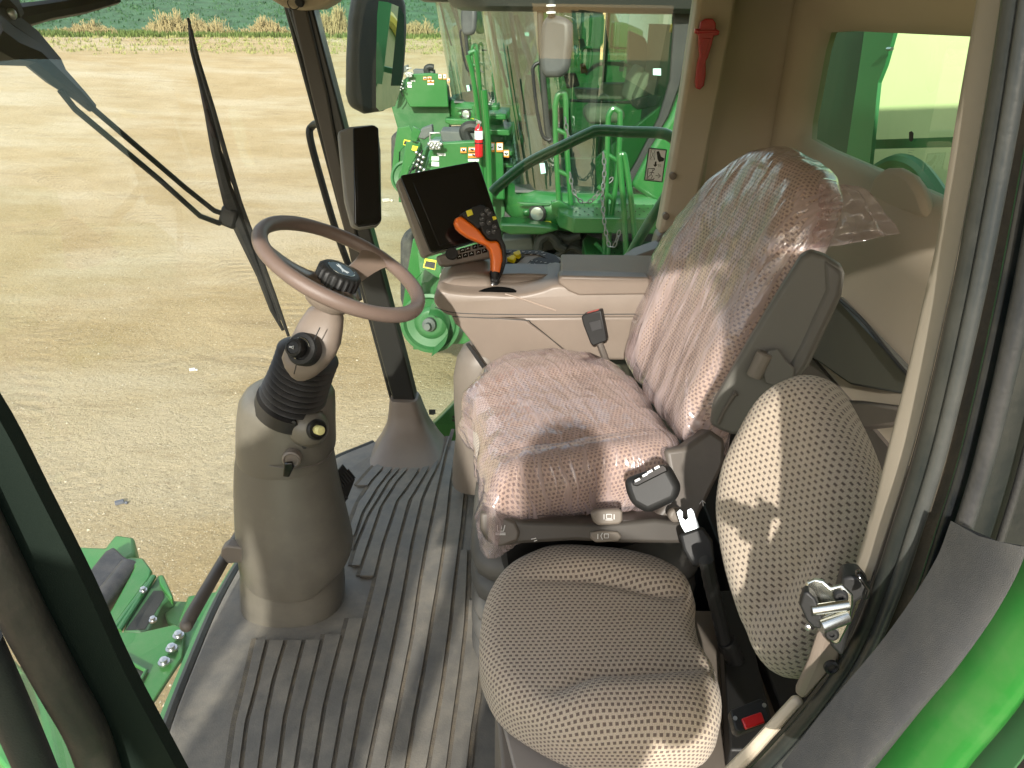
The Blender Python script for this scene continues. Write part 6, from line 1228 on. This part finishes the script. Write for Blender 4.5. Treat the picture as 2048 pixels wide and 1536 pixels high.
fz(c6([(985, 575), (1080, 580), (1060, 720), (1000, 720), (960, 700), (940, 650)]), -.72, -.05, GREEN_D, 'dusty_shelf', .006)
fz(c6([(1075, 545), (1240, 520), (1290, 480), (1190, 700), (1040, 950), (1000, 740)]), -.60, -.10, GREEN, 'side_sheet', .01)
fz(c6([(600, 752), (800, 758), (1000, 712), (1060, 740), (1040, 900), (960, 1020), (840, 1205), (740, 1070), (640, 860)]), -.58, -.02, GREEN, 'bolted_plate', .004)
fz(c6([(690, 900), (835, 975), (780, 1090), (700, 980)]), -.575, -.006, DARK, 'plate_opening', .001)
m__ = MB(); m__.tube([P(*c6([q])[0], Z=-.57) for q in ((665, 885), (838, 978), (775, 1090))], .007, 8); m__.build('opening_bead', GREEN, fe)
for x, y in ((1023, 775), (983, 850), (940, 928), (822, 518), (877, 688)):
    big = y > 700; m__ = MB(); r_ = .015 if big else .011; q = P(*c6([(x, y)])[0], Z=-.565 if big else -.635); m__.lathe([(r_ * 1.3, -.004), (r_ * 1.3, .003), (r_ * .85, .003), (r_ * .85, .014), (r_ * .3, .016)], q, (0, 0, 1), n=6 if False else 16); m__.build('bolt', BOLT, fe)
# green nose skirt right under the windshield edge, follows the floor rim
sk_ = MB(); rings = []
for k, p in enumerate(fs):
    o_ = Vector((-1, (p.y - 1.44) * .55, 0)).normalized(); rings.append([Vector((p.x, p.y, -.035)) + o_ * .02, Vector((p.x, p.y, -.05)) + o_ * .055, Vector((p.x, p.y, -.14)) + o_ * .075, Vector((p.x, p.y, -.35)) + o_ * .06, Vector((p.x, p.y, -.35)) + o_ * .0])
sk_.loft(rings); sk_.build('nose_skirt', GREEN, cab, angle=50, bevel=0)
# own machine: left wheel tread and green frame glimpsed left of the door pillar
fl_ = thing('front_tyre', 'dusty brown tyre tread glimpsed left of the black pillar, bottom left', 'tyre', (-1.1, .6, -1.9))
tyre((-.55, .35, -1.35), .75, .6, fl_, 'tread'); fl_.children[0].data.materials[0] = TREAD
fz([(-60, 1340), (20, 1310), (110, 1400), (200, 1536), (220, 1600), (60, 1600), (-60, 1450)], -.55, -.15, GREEN_D, 'left_frame', .01)
fz([(-40, 1380), (30, 1350), (60, 1440), (30, 1470), (-40, 1440)], -.52, -.05, MATS['black_cover'], 'left_roller', .02)
# small green bracket glimpsed through the side window above the mat
sg = thing('step_bracket', 'turquoise green bracket with two small slots outside the bottom of the side window', 'bracket', tuple(P(900, 850, Y=2.6)))
m__ = MB(); m__.prism(PL([(862, 852), (885, 830), (912, 802), (940, 780), (960, 850), (950, 900), (870, 900)], Y=2.62), (0, .04, 0)); bk_ = m__.build('plate', GREENN, sg, bevel=.004)
m__ = MB()
for v in (832, 839): m__.prism(PL([(904, v), (912, v), (911, v + 4), (905, v + 4)], Y=2.618), (0, .001, 0))
m__.build('slots', INK, bk_)
# grain tank front and tarp seen through the rear window
tk = thing('grain_tank_front', 'green posts and rail with pale canvas behind, seen through the green rear window', 'grain tank', (1.6, 2.6, .6))
TX = 1.25
m__ = MB(); m__.prism(PL([(1615, 20), (1735, 40), (1690, 330), (1580, 260)], X=TX - .1), (.01, 0, 0)); m__.build('post_dark', mat('dark_green_post', (.014, .055, .03), .5), tk)
m__ = MB(); m__.prism(PL([(1732, 40), (1792, 50), (1770, 130), (1756, 165), (1738, 340), (1690, 330)], X=TX - .12), (.012, 0, 0)); m__.build('post_light', mat('green_post', (.05, .22, .09), .4), tk)
ta, tb2 = P(1700, 20, X=TX), P(2000, 60, X=TX + .0)
m__ = MB(); q = [P(1690, -20, X=TX + .05), P(2060, 20, X=TX + .75), P(2060, 560, X=TX + .75), P(1690, 420, X=TX + .05)]
m__.add(q + [p + Vector((.02, .02, 0)) for p in q], [(0, 1, 2, 3), (7, 6, 5, 4), (0, 4, 5, 1), (1, 5, 6, 2), (2, 6, 7, 3), (3, 7, 4, 0)])
tm = mat('pale_canvas', (.55, .56, .33), .8, var=.08, vscale=5, bump=.3, bscale=60)
m__.build('canvas', tm, tk, smooth=False)
m__ = MB(); m__.prism(PL([(1730, 280), (1960, 272), (1960, 292), (1730, 298)], X=TX - .03), (.03, 0, 0)); m__.build('cross_rail', mat('green_post', (.05, .22, .09), .4), tk)
m__ = MB(); m__.tube(smooth(PL([(1745, 345), (1790, 322), (1830, 330), (1860, 360), (1900, 420)], X=TX - .04), 5), .022, 8); m__.build('curved_rail', mat('green_post', (.05, .22, .09), .4), tk)
m__ = MB(); m__.tube([P(1775, 98, X=TX - .13), P(1784, 98, X=TX - .13)], .006, 6); m__.build('latch', BOLT, tk)
# ================================================================== two figures added out of view outside the door to shade part of the cab
def shade_figure(x, y, z0, h, label, cols, armup):
    o = thing('shade_figure', label, 'shade_figure', (x, y, z0)); s = h / 1.75
    def V(a, b, c): return Vector((x + a * s, y + b * s, z0 + c * s))
    J = {'pel': (V(0, 0, .95), .15), 'wai': (V(0, 0, 1.10), .14), 'che': (V(0, .02, 1.32), .165), 'nec': (V(0, .02, 1.48), .06), 'hea': (V(0, .04, 1.60), .10), 'top': (V(0, .04, 1.70), .075)}
    E_ = [('pel', 'wai'), ('wai', 'che'), ('che', 'nec'), ('nec', 'hea'), ('hea', 'top')]
    for sd_ in (-1, 1):
        k = str(sd_); J['hip' + k] = (V(sd_ * .10, 0, .88), .095); J['kne' + k] = (V(sd_ * .11, .03, .48), .065); J['ank' + k] = (V(sd_ * .12, 0, .09), .045); J['toe' + k] = (V(sd_ * .13, .18, .04), .04)
        J['sho' + k] = (V(sd_ * .19, .02, 1.40), .065)
        if armup: J['elb' + k] = (V(sd_ * .24, .14, 1.16), .045); J['wri' + k] = (V(sd_ * .08, .34, 1.30), .03); J['han' + k] = (V(sd_ * .05, .37, 1.36), .035)
        else: J['elb' + k] = (V(sd_ * .26, -.02, 1.10), .045); J['wri' + k] = (V(sd_ * .25, .06, .86), .03); J['han' + k] = (V(sd_ * .25, .08, .78), .035)
        E_ += [('pel', 'hip' + k), ('hip' + k, 'kne' + k), ('kne' + k, 'ank' + k), ('ank' + k, 'toe' + k), ('che', 'sho' + k), ('sho' + k, 'elb' + k), ('elb' + k, 'wri' + k), ('wri' + k, 'han' + k)]
    ks = list(J); me = bpy.data.meshes.new('body'); me.from_pydata([J[k][0] - Vector((x, y, z0)) for k in ks], [(ks.index(a), ks.index(b)) for a, b in E_], [])
    me.materials.append(mat(cols[0], cols[1], .9)); b = bpy.data.objects.new('body', me); scene.collection.objects.link(b); b.parent = o
    sk__ = b.modifiers.new('skin', 'SKIN'); sk__.use_smooth_shade = True
    for i, k in enumerate(ks): me.skin_vertices[0].data[i].radius = (J[k][1] * s, J[k][1] * s * (.75 if k in ('che', 'wai', 'pel') else 1)); me.skin_vertices[0].data[i].use_root = (k == 'pel')
    su = b.modifiers.new('sub', 'SUBSURF'); su.levels = su.render_levels = 2
    return o
shade_figure(-.12, -.42, -.22, 1.78, 'unseen figure in dark work clothes, added on the platform outside the door for its shade, arms raised', ('dark_work_clothes', (.05, .055, .07)), True)
shade_figure(-.72, -.55, -.10, 1.92, 'unseen figure in grey work clothes, added at the front of the platform for its shade, arms hanging down', ('grey_work_clothes', (.12, .12, .12)), False)
m__ = MB(); m__.prism([(-1.1, -1.1, -.22), (.95, -1.1, -.22), (.95, .42, -.22), (-.5, .42, -.22), (-1.1, .1, -.22)], (0, 0, -.10)); m__.build('platform', GREEN_D, cab, bevel=.01)
# own machine body behind the cab
ob = thing('own_combine', 'green body of our own combine behind the cab, seen only in the wing mirror', 'combine harvester', (3.4, .7, -1.0))
m__ = MB(); m__.prism([(1.02, -.2, -1.1), (1.02, -.2, 1.9), (6.4, -.2, 2.1), (6.9, -.2, -.6), (6.0, -.2, -1.1)], (0, 1.72, 0)); m__.prism([(2.2, 1.50, -1.1), (2.2, 1.50, 2.0), (6.4, 1.50, 2.1), (6.9, 1.50, -.6), (6.0, 1.50, -1.1)], (0, .80, 0)); m__.build('side_body', GREEN, ob, bevel=.04)
m__ = MB(); m__.tube(smooth([Vector((2.3, 2.31, 1.3)), Vector((3.4, 2.31, 1.15)), Vector((4.8, 2.31, .5)), Vector((5.8, 2.31, -.5))], 6), .05, 8); m__.build('yellow_stripe', YELLOW, ob)
m__ = MB(); m__.tube([(1.6, 1.6, 2.3), (6.2, 1.6, 2.15)], .22, 14); m__.build('unloading_auger', GREEN, ob)
rw_ = tyre((5.6, 2.2, GZ + .65), .65, .5, ob, 'rear_tyre')
